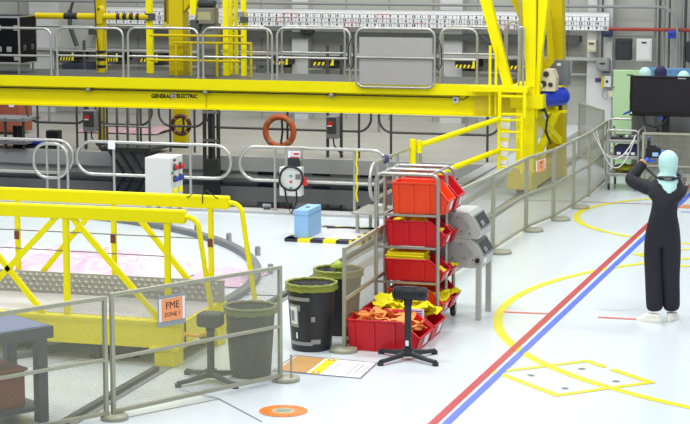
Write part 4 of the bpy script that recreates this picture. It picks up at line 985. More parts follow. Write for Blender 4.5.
# blue box on the hazard-taped plate
t = thing('hazard_platform', 'floor plate edged with black and yellow tape under the blue box', 'floor plate', (-7.1, 24.4, 0))
P0, P1, P2, P3 = [Vector((*v, 0)) for v in ((-7.64, 23.80), (-6.60, 23.80), (-6.60, 25.0), (-7.64, 25.0))]
MB().box(P0.x, P1.x, P0.y, P2.y, 0, 0.042).build('plate', mat('plate_pale', (206, 208, 208), 0.5, var=0.08), t)
for p, q in ((P0, P1), (P1, P2), (P2, P3), (P3, P0)):
    L = (q-p).length; n = int(L/0.15); d = (q-p)/n; nn = Vector((-d.y, d.x, 0)).normalized()*0.16
    for k in range(n):
        a_ = p+d*k; up = Vector((0, 0, 0.0445)); ot = -nn.normalized()*0.003
        MB().add([a_+up, a_+d+up, a_+d+nn+up, a_+nn+up, a_+ot+Vector((0, 0, 0.002)), a_+d+ot+Vector((0, 0, 0.002)), a_+d+ot+up, a_+ot+up], [(0, 1, 2, 3), (4, 5, 6, 7)]).build('tape_block', HAZY if k % 2 else HAZB, t)
t = thing('blue_box', 'tall narrow light blue box standing on the hazard taped plate', 'box', (-7.43, 24.15, 0.0445))
MB().bbox(-7.53, -7.34, 23.86, 24.46, 0.0445, 0.41, 0.008).build('box_body', LBLUE, t)
MB().cyl((-7.43, 24.14, 0.41), (-7.43, 24.14, 0.418), 0.03, 12).build('handle_hole', CHAR, t)
b = MB(); b.box(-7.533, -7.337, 23.857, 23.861, 0.335, 0.342); b.box(-7.342, -7.336, 23.86, 24.46, 0.335, 0.342); b.build('lid_seam', mat('blue_seam', (100, 140, 190), 0.6), t)
tag(MB().tube([(-7.35, 24.75, 0.057), (-7.1, 24.85, 0.057), (-6.9, 24.8, 0.057), (-6.65, 24.9, 0.057)], 0.012, 6).build('black_cable', CHAR, loc=(-7.35, 24.75, 0.0445)), 'black cable lying behind the blue box', 'cable')
# low stainless step table
t = thing('step_table', 'low stainless step table left of the trolley', 'table', (-6.6, 25.0, 0))
MB().bbox(-6.92, -6.35, 24.45, 25.25, 0.29, 0.32, 0.006).build('table_top', STEEL, t)
for x in (-6.86, -6.41):
    for y in (24.52, 25.18): MB().beam((x, y, 0), (x, y, 0.29), 0.04, 0.04).build('leg', STEEL, t)
# ================================================================== YELLOW GANTRY WALKWAY over the round cavity
GF, GB = 16.6, 17.6
t = GA = thing('gantry_walkway', 'low yellow truss gantry walkway standing over the round kerb at the left', 'gantry', (-7.5, 17.1, 0))
GX0 = -10.6
gx = lambda px, y=210, Y=GF: AT(px, y, Y).x
xr = gx(185.5); xrb = AT(229.5, 200, GB).x
MB().bbox(GX0, xr, GF-0.04, GF+0.04, 1.335, 1.46, 0.014).build('top_beam', YEL, GA)
MB().bbox(GX0-0.3, xrb, GB-0.04, GB+0.04, 1.335, 1.46, 0.014).build('top_beam', YEL, GA)
def endtube(x, Y, bx, bz):
    pts = [(x-0.02, Y, 1.395)]
    for i in range(7):
        a = pi/2*i/6; pts.append((x+0.02+0.11*sin(a), Y, 1.395-0.11+0.11*cos(a)))
    pts.append((bx, Y, bz)); return pts
e1 = AT(213, 312, GF); e2 = AT(257, 300, GB)
MB().tube(endtube(xr, GF, e1.x, 0.44), 0.024, 10).build('end_tube', YEL, GA)
MB().tube(endtube(xrb, GB, e2.x, 0.3), 0.024, 10).build('end_tube', YEL, GA)
Pf = [gx(-110), gx(65.5), gx(167)]; 
for x in Pf: MB().box(x-0.025, x+0.025, GF-0.025, GF+0.025, 0.40, 1.34).build('post', YEL, GA)
gb = lambda px: AT(px, 240, GB).x
for px in (-80, 18, 114, 211):
    x = gb(px); MB().box(x-0.022, x+0.022, GB-0.022, GB+0.022, 0.40, 1.34).build('post', YEL, GA)
    MB().box(x-0.026, x+0.026, GB-0.03, GB-0.02, AT(px, 234+px*0.04, GB).z-0.04, AT(px, 234+px*0.04, GB).z+0.04).build('clip', mat('clip_brown', (120, 60, 40), 0.5), GA)
def fdiag(a, c, Y):
    p, q = AT(*a, Y), AT(*c, Y); q = p+(q-p)*((p.z-0.42)/(p.z-q.z))
    MB().beam(p, q, 0.05, 0.04).build('diagonal', YEL, GA)
fdiag((60, 213), (-14, 292), GF); fdiag((70, 215), (160, 320), GF); fdiag((-40, 207), (-14, 240), GF)
fdiag((95, 208), (42, 273), GB); fdiag((134, 212), (186, 277), GB)
for y0, y1, px1 in ((229, 239, 211), (247, 256.5, 166)):
    p = AT(0, y0, GB-0.03); q = AT(px1, y0+(px1/211)*(y1-y0) if px1 == 211 else y1, GB-0.03)
    d = (p-q); MB().cyl(q, q+d*2.2, 0.006, 6).build('guard_wire', mat('wire_grey', (130, 124, 116), 0.5, 0.3), GA)
xe = AT(184, 330, GF).x
MB().bbox(GX0, xe, GF-0.06, GF+0.06, 0.17, 0.42, 0.008).build('base_beam', YEL, GA)
b = MB(); b.box(GX0, xe, GF-0.085, GF-0.06, 0.395, 0.42); b.box(GX0, xe, GF-0.085, GF-0.06, 0.17, 0.195); b.build('beam_flange', YEL, GA)
MB().bbox(GX0, xe+0.05, GB-0.06, GB+0.06, 0.17, 0.42, 0.008).build('base_beam', YEL, GA)
MB().bbox(xe-0.10, xe, GF, GB, 0.19, 0.42, 0.008).build('side_beam', YEL, GA)
xd = AT(228, 300, GB-0.04).x-0.03
MB().box(GX0, xe-0.02, GF+0.05, GB-0.05, 0.405, 0.425).build('walk_plate', mat('walk_grey', (192, 190, 188), 0.5, 0.1, var=0.08), GA)
MB().box(GX0, xd, GB-0.07, GB-0.05, 0.425, 0.64).build('toe_board', CHECK, GA)
b = MB()   # embossed pads of the checker plate
nx = int((xd-GX0-0.04)/0.07)
for i in range(nx):
    for j in range(4):
        cx, cz = GX0+0.035+i*0.07+0.035*(j % 2), 0.458+j*0.049
        w = 0.030; h = 0.026
        b.add([(cx-w, GB-0.0705, cz), (cx, GB-0.0705, cz-h), (cx+w, GB-0.0705, cz), (cx, GB-0.0705, cz+h), (cx, GB-0.086, cz)], [(0, 1, 4), (1, 2, 4), (2, 3, 4), (3, 0, 4)])
pd = b.build('checker_pad', mat('checker_plate', (0, 0, 0)), GA, kind='stuff')
for x in (AT(167, 350, 16.55).x, -9.6):
    f = MB().bbox(x-0.10, x+0.10, GF-0.12, GF+0.12, 0.0, 0.17, 0.01).build('foot', YEL, GA)
    MB().box(x-0.14, x+0.14, GF-0.14, GF+0.14, 0.16, 0.185).build('foot_plate', YEL, f)
for x in (AT(257, 300, GB).x-0.05,):
    MB().bbox(xe-0.18, xe+0.02, GB-0.12, GB+0.12, 0.0, 0.17, 0.01).build('foot', YEL, GA)
b = MB(); b.tube([AT(184, 334, GF-0.06), AT(198, 336, GF-0.08), AT(207, 333, GF-0.1), AT(211, 329.5, GF-0.12)], 0.018, 8); b.build('pull_handle', mat('handle_amber', (236, 184, 20), 0.45), GA)
b = MB()
for k in range(3): x = gx(203+k*0.8, 200, GB); p = AT(203, 195, GB-0.03); b.tube([p, p+Vector((0.04*(k-1), -0.02, 0.05)), p+Vector((0.16*(k-1), -0.015, -0.03-0.05*(k == 1)))], 0.005, 5)
b.build('tie_strap', CHAR, GA)
# things under the gantry seen through the fence
for px0, px1, l in ((113, 145, 'dark wheel block under the gantry base beam'), (-6, 26, 'dark wheel block under the left part of the gantry')):
    a = GR(px0, 357); c = GR(px1, 357)
    t = thing('wheel_block', l, 'wheel block', ((a.x+c.x)/2, 16.9, 0))
    MB().bbox(a.x, c.x, 16.8, 17.05, 0.03, 0.15, 0.01).build('block_body', TRASHG, t)
    for x in (a.x+0.06, c.x-0.06): MB().cyl((x-0.02, 16.79, 0.05), (x+0.02, 16.79, 0.05), 0.05, 14).build('wheel', CHAR, t)
g = GR(97, 357); t = thing('floor_bollard', 'short grey cylinder post under the gantry beam', 'post', (g.x, g.y, 0))
MB().cyl((g.x, g.y, 0), (g.x, g.y, 0.14), 0.04, 14).build('shaft', TRASHG, t); MB().cyl((g.x, g.y, 0), (g.x, g.y, 0.02), 0.07, 14).build('flange', TRASHG, t)
t = thing('floor_rail', 'low grey floor rail running away behind the foreground fence', 'rail', (-6.47, 15, 0))
MB().box(-6.55, -6.39, 10.5, 26.0, 0.0, 0.012).build('rail_plate', mat('rail_plate_grey', (150, 152, 146), 0.5, 0.2, var=0.1), t)
MB().box(-6.50, -6.44, 10.5, 16.3, 0.012, 0.05).build('rail_head', DSTEEL, t)
MB().box(-6.50, -6.44, 17.9, 26.0, 0.012, 0.05).build('rail_head', DSTEEL, t)

# ================================================================== WORK BENCH at the left
fd = Vector((0.55, 0.835, 0)); fn = Vector((-0.835, 0.55, 0))
B0 = Vector((-6.60, 14.38, 0))              # right near corner of the top
t = thing('work_bench', 'slate grey steel work bench with blue top cut off by the left frame edge', 'bench', B0-fd*0.7+fn*0.3)
def ob(u0, u1, v0, v1, z0, z1, name, m, par, bev=0.006):
    bb = MB().bbox(u0, u1, v0, v1, z0, z1, bev); bb.v = [tuple(B0+fd*x+fn*y+Vector((0, 0, z))) for x, y, z in bb.v]; return bb.build(name, m, par)
ob(-1.5, 0, 0, 0.62, 0.76, 0.80, 'bench_top', BENCHG, t); ob(-1.46, -0.03, 0.03, 0.59, 0.80, 0.806, 'top_mat', BENCHT, t, 0.002)
ob(-1.5, 0.0, 0.0, 0.03, 0.70, 0.76, 'apron', BENCHG, t); ob(-0.06, 0.0, 0.03, 0.60, 0.70, 0.76, 'apron', BENCHG, t)
for u in (-0.14, -1.4):
    for v in (0.02, 0.5): ob(u, u+0.09, v, v+0.09, 0, 0.72, 'leg', BENCHG, t)
ob(-1.4, -0.06, 0.04, 0.58, 0.10, 0.14, 'lower_shelf', BENCHG, t)
bx = thing('storage_box', 'dull red storage box on the lower shelf of the work bench', 'box', B0-fd*0.5+fn*0.3+Vector((0, 0, 0.14)))
RB = mat('dull_red_box', (150, 74, 58), 0.6, var=0.1)
ob(-0.75, -0.22, 0.10, 0.50, 0.14, 0.44, 'box_body', RB, bx, 0.012); ob(-0.77, -0.20, 0.085, 0.515, 0.44, 0.465, 'box_lid', RB, bx, 0.006)

# ================================================================== TRASH CANS
def bag_rim(b, cx, cy, z, r, seed, tall=0.0):
    n = 48
    for rr, dz0, dz1 in ((r+0.012, 0.01, -0.042), (r+0.004, 0.012, 0.02)):
        vs = []; fs = []
        for k in range(n):
            a = 2*pi*k/n; q = 1+0.02*noise.noise(Vector((cos(a)*3, sin(a)*3, seed)))
            q2 = 1+0.035*noise.noise(Vector((cos(a)*5, sin(a)*5, seed+4)))
            vs += [(cx+rr*q*cos(a), cy+rr*q*sin(a), z+dz0), (cx+(rr+0.010)*q2*cos(a), cy+(rr+0.012)*q2*sin(a), z+dz1-0.012*noise.noise(Vector((cos(a)*4, sin(a)*4, seed+2))))]
        for k in range(n): k2 = (k+1) % n; fs.append((2*k, 2*k2, 2*k2+1, 2*k+1))
        b.add(vs, fs, True)
    b.tube([(cx+(r+0.006)*cos(2*pi*k/40), cy+(r+0.006)*sin(2*pi*k/40), z+0.012+0.004*sin(k*2.3+seed)) for k in range(40)], 0.016, 8, closed=True)
    # lining sagging inside
    vs = []; fs = []; R = [r, r*0.93, r*0.85, r*0.6, r*0.3, 0.001]; Z = [0.01, -0.09, -0.26, -0.40, -0.42, -0.42]
    for i, (rr, zz) in enumerate(zip(R, Z)):
        for k in range(n):
            a = 2*pi*k/n; j = noise.noise(Vector((cos(a)*4, sin(a)*4, i+seed)))
            vs.append((cx+rr*cos(a)*(1+0.05*j*(i > 0)), cy+rr*sin(a)*(1+0.05*j*(i > 0)), z+zz+0.02*j*(i > 1)))
    for i in range(5):
        for k in range(n): k2 = (k+1) % n; fs.append((i*n+k, i*n+k2, (i+1)*n+k2, (i+1)*n+k))
    b.add(vs, fs, True)
def trash(cx, cy, r, H, m, label, bagm=BAG, tape=True, seed=1):
    t = thing('trash_can', label, 'trash can', (cx, cy, 0))
    MB().lathe([(0, 0.0), (r*0.80, 0.0), (r*0.82, 0.015), (r*0.97, H-0.10), (r*1.0, H-0.03), (r*1.02, H), (r*0.97, H), (r*0.93, H-0.1), (r*0.78, 0.03), (0, 0.03)], (cx, cy, 0), 36).build('can_body', m, t)
    b = MB(); bag_rim(b, cx, cy, H, r, seed); b.build('bag_liner', bagm, t, fix=False)
    if tape:
        def patch(a0, a1, z0, z1, mm, nm):
            vs = []; n = 8
            for i in range(n+1):
                a = radians(a0+(a1-a0)*i/n)
                for z in (z0, z1):
                    rr = r*(0.82+(0.15)*(z/(H-0.1)))+0.004; vs.append((cx+rr*cos(a), cy+rr*sin(a), z))
            MB().add(vs, [(2*i, 2*i+2, 2*i+3, 2*i+1) for i in range(n)], True).build(nm, mm, t, fix=False)
        patch(218, 282, 0.50, 0.535, TAPE, 'tape_strip'); patch(212, 258, 0.40, 0.46, TAPE, 'tape_strip'); patch(218, 290, 0.065, 0.10, TAPE, 'tape_strip'); patch(286, 312, 0.08, 0.125, TAPE, 'tape_strip')
        patch(222, 252, 0.24, 0.46, TAPE, 'paper_backing')
        for (a0, a1, z0, z1, mm, nm) in ((225, 249, 0.27, 0.44, PAPER, 'paper_notice'), (229, 240, 0.30, 0.40, GINK, 'notice_print'), (286, 296, 0.30, 0.35, TAPE, 'tape_patch'), (243, 248, 0.13, 0.19, PAPER, 'white_mark')):
            vs = []; n = 5; ex = 0.004 if nm == 'notice_print' else 0.0
            for i in range(n+1):
                a = radians(a0+(a1-a0)*i/n)
                for z in (z0, z1):
                    rr = r*(0.82+(0.15)*(z/(H-0.1)))+0.007+ex; vs.append((cx+rr*cos(a), cy+rr*sin(a), z))
            MB().add(vs, [(2*i, 2*i+2, 2*i+3, 2*i+1) for i in range(n)], True).build(nm, mm, t, fix=False)
    return t
trash(-5.40, 17.66, 0.235, 0.63, CHAR if False else mat('trash_black', (36, 38, 44), 0.45, var=0.12, scale=6), 'front black trash can with olive liner and grey tape patches', seed=1)
trash(-5.36, 18.45, 0.235, 0.63, MATS['trash_black'], 'rear black trash can with olive liner half hidden by the mesh panel', tape=False, seed=3)
b = MB(); b.ell((-5.33, 18.35, 0.70), 0.06, 0.05, 0.05, 10, 8, 0.8, 2, 5); tag(b.build('bag_wad', mat('lime_film', (170, 196, 70), 0.4), loc=(-5.33, 18.35, 0.65)), 'lime green wad of plastic on the rear trash can', 'plastic wad')
trash(-5.60, 16.42, 0.225, 0.62, TRASHG, 'grey trash can seen through the foreground fence', bagm=mat('grey_olive_bag', (128, 134, 84), 0.4, var=0.2, scale=20), tape=False, seed=6)

# ================================================================== BOOT BRUSH STANDS
def brush_stand(cx, cy, rot, H, label, m=CHAR):
    t = thing('brush_stand', label, 'stand', (cx, cy, 0), 'pedestal brush stands')
    for k in range(4):
        a = rot+k*pi/2+pi/4; d = Vector((cos(a), sin(a), 0)); c = Vector((cx, cy, 0))
        lg = MB().tube([c+Vector((0, 0, 0.07))+d*0.02, c+d*0.12+Vector((0, 0, 0.055)), c+d*0.25+Vector((0, 0, 0.04)), c+d*0.36+Vector((0, 0, 0.035))], 0.02, 8, radii=[0.03, 0.028, 0.022, 0.022]).build('leg', m, t)
        p = c+d*0.36; MB().cyl((p.x, p.y, 0.0), (p.x, p.y, 0.035), 0.03, 12).build('foot_pad', m, lg)
    MB().cyl((cx, cy, 0.04), (cx, cy, 0.11), 0.055, 16).build('hub', m, t)
    MB().cyl((cx, cy, 0.08), (cx, cy, H-0.14), 0.033, 16).build('column', m, t)
    MB().cyl((cx, cy, H-0.20), (cx, cy, H-0.10), 0.042, 16, 0.036).build('collar', BLACK, t)
    return t
t = brush_stand(-4.38, 17.42, 0.25, 0.72, 'black pedestal stand with ribbed roller head in front of the red floor bin')
cx, cy = -4.36, 17.42; hz = 0.635; ca = 0.06
hd = MB(); hx_ = Vector((cos(0.02), sin(0.02), -0.0))
hd.tube([Vector((cx, cy, hz))+hx_*u for u in (-0.165, -0.155, 0.155, 0.165)], 0.06, 20, radii=[0.045, 0.058, 0.058, 0.045]); hd = hd.build('roller_head', BLACK, t)
for k in range(13):
    u = -0.145+k*0.0242
    MB().tube([Vector((cx+u, cy+0.062*cos(a), hz+0.062*sin(a))) for a in [2*pi*i/20 for i in range(20)]], 0.007, 6, closed=True).build('rib', CHAR, hd)
MB().box(cx-0.06, cx+0.06, cy-0.03, cy+0.03, hz+0.05, hz+0.066).build('top_plate', CHAR, t)
MB().box(-4.395, -4.365, 17.382, 17.388, 0.14, 0.19).build('white_label', PAPER, t)
t = brush_stand(-5.86, 16.08, 0.2, 0.66, 'dark pedestal stand beside the grey trash can behind the fence', TRASHG)
MB().bbox(-5.97, -5.75, 15.99, 16.17, 0.50, 0.63, 0.03).build('brush_head', TRASHG, t)

# ================================================================== RED BINS AND THEIR TROLLEY
def make_bin(L, W, H, m, lip=0.45, slope=0.72):
    """open-front picking bin: back at x=0, mouth at +x, base at z=0"""
    parts = {}
    b = MB(); th = 0.010; fl = 0.018
    prof = [(0, 0), (L*0.93, 0), (L, H*lip), (L*slope+0.02, H), (-fl, H)]
    for s in (-1, 1):
        y0 = s*(W/2-th) ; y1 = s*W/2
        n = len(prof)
        vs = []
        for (x, z) in prof: vs.append((x, y0+s*fl*z/H, z))
        for (x, z) in prof: vs.append((x, y1+s*fl*z/H, z))
        b.add(vs, [tuple(range(n)), tuple(range(2*n-1, n-1, -1))]+[(i, i+n, (i+1) % n+n, (i+1) % n) for i in range(n)])
    b.box(0, L*0.93, -W/2+0.002, W/2-0.002, 0, th)
    b.add([(0, -W/2, 0), (th, -W/2, 0), (th, W/2, 0), (0, W/2, 0), (-fl, -W/2-fl, H), (th-fl, -W/2-fl, H), (th-fl, W/2+fl, H), (-fl, W/2+fl, H)], [(3, 2, 1, 0), (4, 5, 6, 7), (0, 1, 5, 4), (1, 2, 6, 5), (2, 3, 7, 6), (3, 0, 4, 7)])
    x0, x1 = L*0.93, L; zz = H*lip; f2 = fl*lip
    b.add([(x0-th, -W/2, 0), (x0, -W/2, 0), (x0, W/2, 0), (x0-th, W/2, 0), (x1-th, -W/2-f2, zz), (x1, -W/2-f2, zz), (x1, W/2+f2, zz), (x1-th, W/2+f2, zz)], [(3, 2, 1, 0), (4, 5, 6, 7), (0, 1, 5, 4), (1, 2, 6, 5), (2, 3, 7, 6), (3, 0, 4, 7)])
    parts['bin_shell'] = (b, m)
    b = MB()      # rolled rim and side ribs
    for s in (-1, 1):
        b.tube([(-fl, s*(W/2+fl), H), (L*slope+0.02, s*(W/2+fl), H), (L, s*(W/2+f2), zz)], 0.011, 6)
    b.tube([(-fl, -W/2-fl, H), (-fl, W/2+fl, H)], 0.011, 6); b.tube([(L, -W/2-f2, zz), (L, W/2+f2, zz)], 0.011, 6)
    parts['rim'] = (b, m)
    for s in (-1, 1):
        for fx in (0.05, 0.33, 0.62):
            b = MB(); parts['rib%d%d' % (s, int(fx*100))] = (b, m); xx = L*fx; b.add([(xx, s*W/2, 0.01), (xx+0.026, s*W/2, 0.01), (xx+0.026, s*(W/2+0.014), 0.01), (xx, s*(W/2+0.014), 0.01), (xx, s*(W/2+fl), H*0.93), (xx+0.026, s*(W/2+fl), H*0.93), (xx+0.026, s*(W/2+fl+0.014), H*0.93), (xx, s*(W/2+fl+0.014), H*0.93)], [(0, 1, 2, 3), (4, 5, 6, 7), (0, 1, 5, 4), (1, 2, 6, 5), (2, 3, 7, 6), (3, 0, 4, 7)])
    b = MB(); n = Vector((zz, 0, -(x1-x0))).normalized()*0.004
    for s in (1,):
        a0, a1 = -W*0.05, W*0.32
        pa = lambda f, y: (x0+(x1-x0)*f+n.x, y, zz*f+n.z)
        b.add([pa(0.25, a0), pa(0.25, a1), pa(0.88, a1), pa(0.88, a0)], [(0, 1, 2, 3)])
    parts['label_card'] = (b, PAPER)
    return parts
def put_bin(parts, x, y, z, label, group, rot=0.0):
    t = thing('picking_bin', label, 'bin', (0, 0, 0), group)
    for nme, (b, m) in parts.items():
        o = b.build('rib' if nme.startswith('rib') else nme, m, t, fix=(nme != 'label_card'))
    t.location = (x, y, z); t.rotation_euler = (0, 0, rot); return t

# trolley frame
CY = [18.9, 19.26, 19.62]; cxl = AT(376, 230, 18.9).x; cxr = AT(438, 230, 18.9).x; ctop = AT(410, 174.5, 18.9).z
t = TR = thing('bin_trolley', 'tall stainless trolley with arched frames holding red bins', 'trolley', ((cxl+cxr)/2, 19.26, 0))
for i, y in enumerate(CY):
    b = MB(); b.tube(archpts((1, 0, 0), (0, y, 0), cxl, cxr, 0.13, ctop, 0.07, 5), 0.02, 8); b.build('arch_frame', STEEL, t)
for x in (cxl+0.06, cxr-0.07): MB().cyl((x, CY[0], ctop), (x, CY[2], ctop), 0.016, 8).build('top_bar', STEEL, t)
SH = [AT(410, y, 18.9).z for y in (213.5, 246, 281, 313)]
for z in SH:
    b = MB()
    for y in CY: b.box(cxl, cxr, y-0.012, y+0.012, z-0.03, z-0.008)
    for x in (cxl+0.07, cxr-0.03): b.box(x, x+0.022, CY[0], CY[2], z-0.029, z-0.007)
    b.build('shelf_frame', STEEL, t)
for x in (cxl, cxr): MB().beam((x, CY[0]-0.05, 0.145), (x, CY[2]+0.05, 0.145), 0.04, 0.035).build('base_rail', STEEL, t)
for y in (CY[0], CY[2]): MB().beam((cxl, y, 0.145), (cxr, y, 0.145), 0.035, 0.035).build('base_rail', STEEL, t)
for x in (cxl, cxr):
    for y in (CY[0], CY[2]):
        c = MB().cyl((x-0.02, y, 0.06), (x+0.02, y, 0.06), 0.06, 18).build('caster_wheel', CHAR, t)
        b = MB(); b.box(x-0.03, x-0.022, y-0.03, y+0.03, 0.05, 0.135); b.box(x+0.022, x+0.03, y-0.03, y+0.03, 0.05, 0.135); b.box(x-0.03, x+0.03, y-0.03, y+0.03, 0.125, 0.135); b.build('caster_fork', STEEL, c)
MB().box(cxl+0.03, cxl+0.07, 18.87, 18.9, AT(390, 206, 18.9).z, AT(390, 204, 18.9).z).build('tag', PAPER, t)
def tr_bins():
    spec = [('top', 0, 393, ORED, .31, .57), ('second', 1, 387.5, RED, .255, .60), ('third', 2, 386.5, RED, .22, .60), ('bottom', 3, 390, ORED, .24, .56)]
    for nm, i, px, m, H, L in spec:
        z = SH[i]-0.006
        for j, yy in enumerate((19.08, 19.44)):
            x = AT(px, 230, 18.92).x+0.03*j
            P = make_bin(L, 0.29, H, m if j == 0 else RED)
            put_bin(P, x-0.015*j, yy, z, '%s red bin on the %s shelf of the steel trolley' % (('front', 'rear')[j], nm), 'red bins on the trolley')
tr_bins()
def cloth(name, m, c, sx, sy, sz, seed, label, group, jit=0.9, fr=2.4):
    b = MB(); b.ell((0, 0, 0), sx, sy, sz, 18, 12, jit, fr, seed)
    o = b.build(name, m); o.location = c; tag(o, label, 'cloth', group); o.rotation_euler = (0.2*sin(seed), 0.2*cos(seed*2), seed*1.3); return o
def floppy(name, m, c, s, seed, label, group, tilt=None):
    """flat crumpled cloth piece with lobes, real thickness"""
    rnd = random.Random(seed); n = 22; vs = []; fs = []; lob = rnd.choice((2, 3, 3, 4))
    R = [0.0, 0.3, 0.6, 0.85, 1.0]
    for side in (1, -1):
        for i, rr in enumerate(R):
            for k in range(n):
                a = 2*pi*k/n; e = 1+0.16*sin(lob*a+seed)+0.06*sin(5*a+seed*2); q = rr*s*e
                x, y = q*cos(a)*1.35, q*sin(a)*0.8
                z = s*0.5*noise.noise(Vector((x/s*1.1, y/s*1.1, seed*1.7)))+s*0.10*noise.noise(Vector((x/s*3, y/s*3, seed)))+side*s*0.13*(1-rr**3)
                vs.append((x, y, z))
    for side in range(2):
        o0 = side*len(R)*n
        for i in range(len(R)-1):
            for k in range(n): k2 = (k+1) % n; fs.append((o0+i*n+k, o0+i*n+k2, o0+(i+1)*n+k2, o0+(i+1)*n+k))
    o1 = len(R)*n; last = (len(R)-1)*n
    for k in range(n): k2 = (k+1) % n; fs.append((last+k, last+k2, o1+last+k2, o1+last+k))
    b = MB(); b.add(vs, fs, True); o = b.build(name, m); o.location = c
    o.rotation_euler = tilt or (rnd.uniform(-.5, .5), rnd.uniform(-.5, .5), rnd.uniform(0, 6.28)); tag(o, label, 'cloth', group); return o
# yellow cloths in the trolley bins
def flat_fold(c, L, W, n, label, seed):
    t = thing('folded_coverall', label, 'folded clothing', c)
    for k in range(n):
        b = MB(); b.bbox(-L/2+0.012*sin(k*2+seed), L/2-0.02*abs(cos(k+seed)), -W/2, W/2, 0, 0.028, 0.012)
        vs = [(x, y, z+0.012*noise.noise(Vector((x*9, y*9, k+seed)))) for x, y, z in b.v]; b.v = [(c[0]+x, c[1]+y, c[2]+z+0.029*k) for x, y, z in vs]
        b.build('folded_layer', YCL, t)
zx = lambda i: SH[i]-0.006
x0 = AT(387, 230, 18.92).x
flat_fold((x0+0.19, 19.06, zx(2)+0.18), 0.42, 0.24, 4, 'folded yellow coverall heap lying on the third trolley bin', 1)
YD = ['heaped at the left end of the front second-shelf trolley bin', 'heaped in the middle of the front second-shelf trolley bin', 'at the mouth of the front bin on the second trolley shelf',
      'at the mouth of the front bin on the top trolley shelf', 'inside the rear bin on the second trolley shelf', 'at the mouth of the front bin on the third trolley shelf', 'at the mouth of the rear bin on the third trolley shelf',
      'spilling low from the front bottom-shelf trolley bin', 'lying highest at the mouth of the front bottom-shelf trolley bin', 'at the left end of the front bottom-shelf trolley bin', 'in the rear bottom-shelf trolley bin']
for i, (dx, y, z, s, l) in enumerate(((0.14, 19.05, zx(1)+0.262, 0.12, 'second'), (0.33, 19.06, zx(1)+0.25, 0.12, 'second'), (0.50, 19.05, zx(1)+0.13, 0.08, 'second'),
        (0.52, 19.06, zx(0)+0.15, 0.06, 'top'), (0.47, 19.44, zx(1)+0.14, 0.07, 'second'), (0.54, 19.06, zx(2)+0.10, 0.07, 'third'), (0.57, 19.44, zx(2)+0.11, 0.06, 'third'),
        (0.50, 19.04, zx(3)+0.16, 0.10, 'bottom'), (0.55, 19.12, zx(3)+0.20, 0.09, 'bottom'), (0.20, 19.05, zx(3)+0.22, 0.09, 'bottom'), (0.56, 19.42, zx(3)+0.15, 0.09, 'bottom'))):
    floppy('yellow_cloth', YCL, (x0+dx, y, z), s, 40+i, 'yellow cloth piece %s' % YD[i], 'yellow cloths in the %s shelf bins' % l)
# two floor bins
P = make_bin(0.70, 0.49, 0.30, RED, lip=0.5)
fr_ang = 0.05
put_bin(P, -5.025, 17.93, 0.0, 'front red bin on the floor filled with orange cloths', 'red bins on the floor', fr_ang-0.06)
put_bin(make_bin(0.70, 0.46, 0.30, RED, lip=0.5), -5.03, 18.50, 0.0, 'rear red bin on the floor filled with yellow cloths', 'red bins on the floor', 0)
MB_ = MB(); p = Vector((-4.46, 18.27, 0.17))
t = thing('label_holder', 'white and yellow label standing between the two red floor bins', 'label', (-4.44, 18.275, 0))
MB().bbox(-4.62, -4.40, 18.222, 18.234, 0.0, 0.26, 0.003).build('divider', REDP, t)
MB().box(-4.56, -4.42, 18.212, 18.221, 0.20, 0.33).build('white_card', PAPER, t); MB().box(-4.54, -4.44, 18.208, 18.2118, 0.21, 0.24).build('yellow_card', HAZY, t)
for k in range(3): MB().box(-4.54, -4.44, 18.2085, 18.212, 0.265+k*0.02, 0.272+k*0.02).build('print_line', BLUEP, t)
rnd = random.Random(5)
for k in range(26):
    u = rnd.uniform(0.06, 0.60); v = rnd.uniform(-0.18, 0.18); lim = 0.275 if u < 0.48 else 0.275-(u-0.48)*0.75
    floppy('orange_cloth', OCL, (-5.04+u, 17.93+v, lim+rnd.uniform(-0.02, 0.03)), 0.088, 100+k, 'crumpled orange cloth piece in the front red floor bin', 'orange cloths in the floor bin')
for k in range(24):
    u = rnd.uniform(0.06, 0.62); v = rnd.uniform(-0.18, 0.18); lim = 0.30 if u < 0.5 else 0.30-(u-0.5)*0.75
    floppy('yellow_cloth', YCL, (-5.03+u, 18.50+v, lim+rnd.uniform(-0.02, 0.06)), 0.092, 200+k, 'crumpled yellow cloth piece in the rear red floor bin', 'yellow cloths in the floor bin')

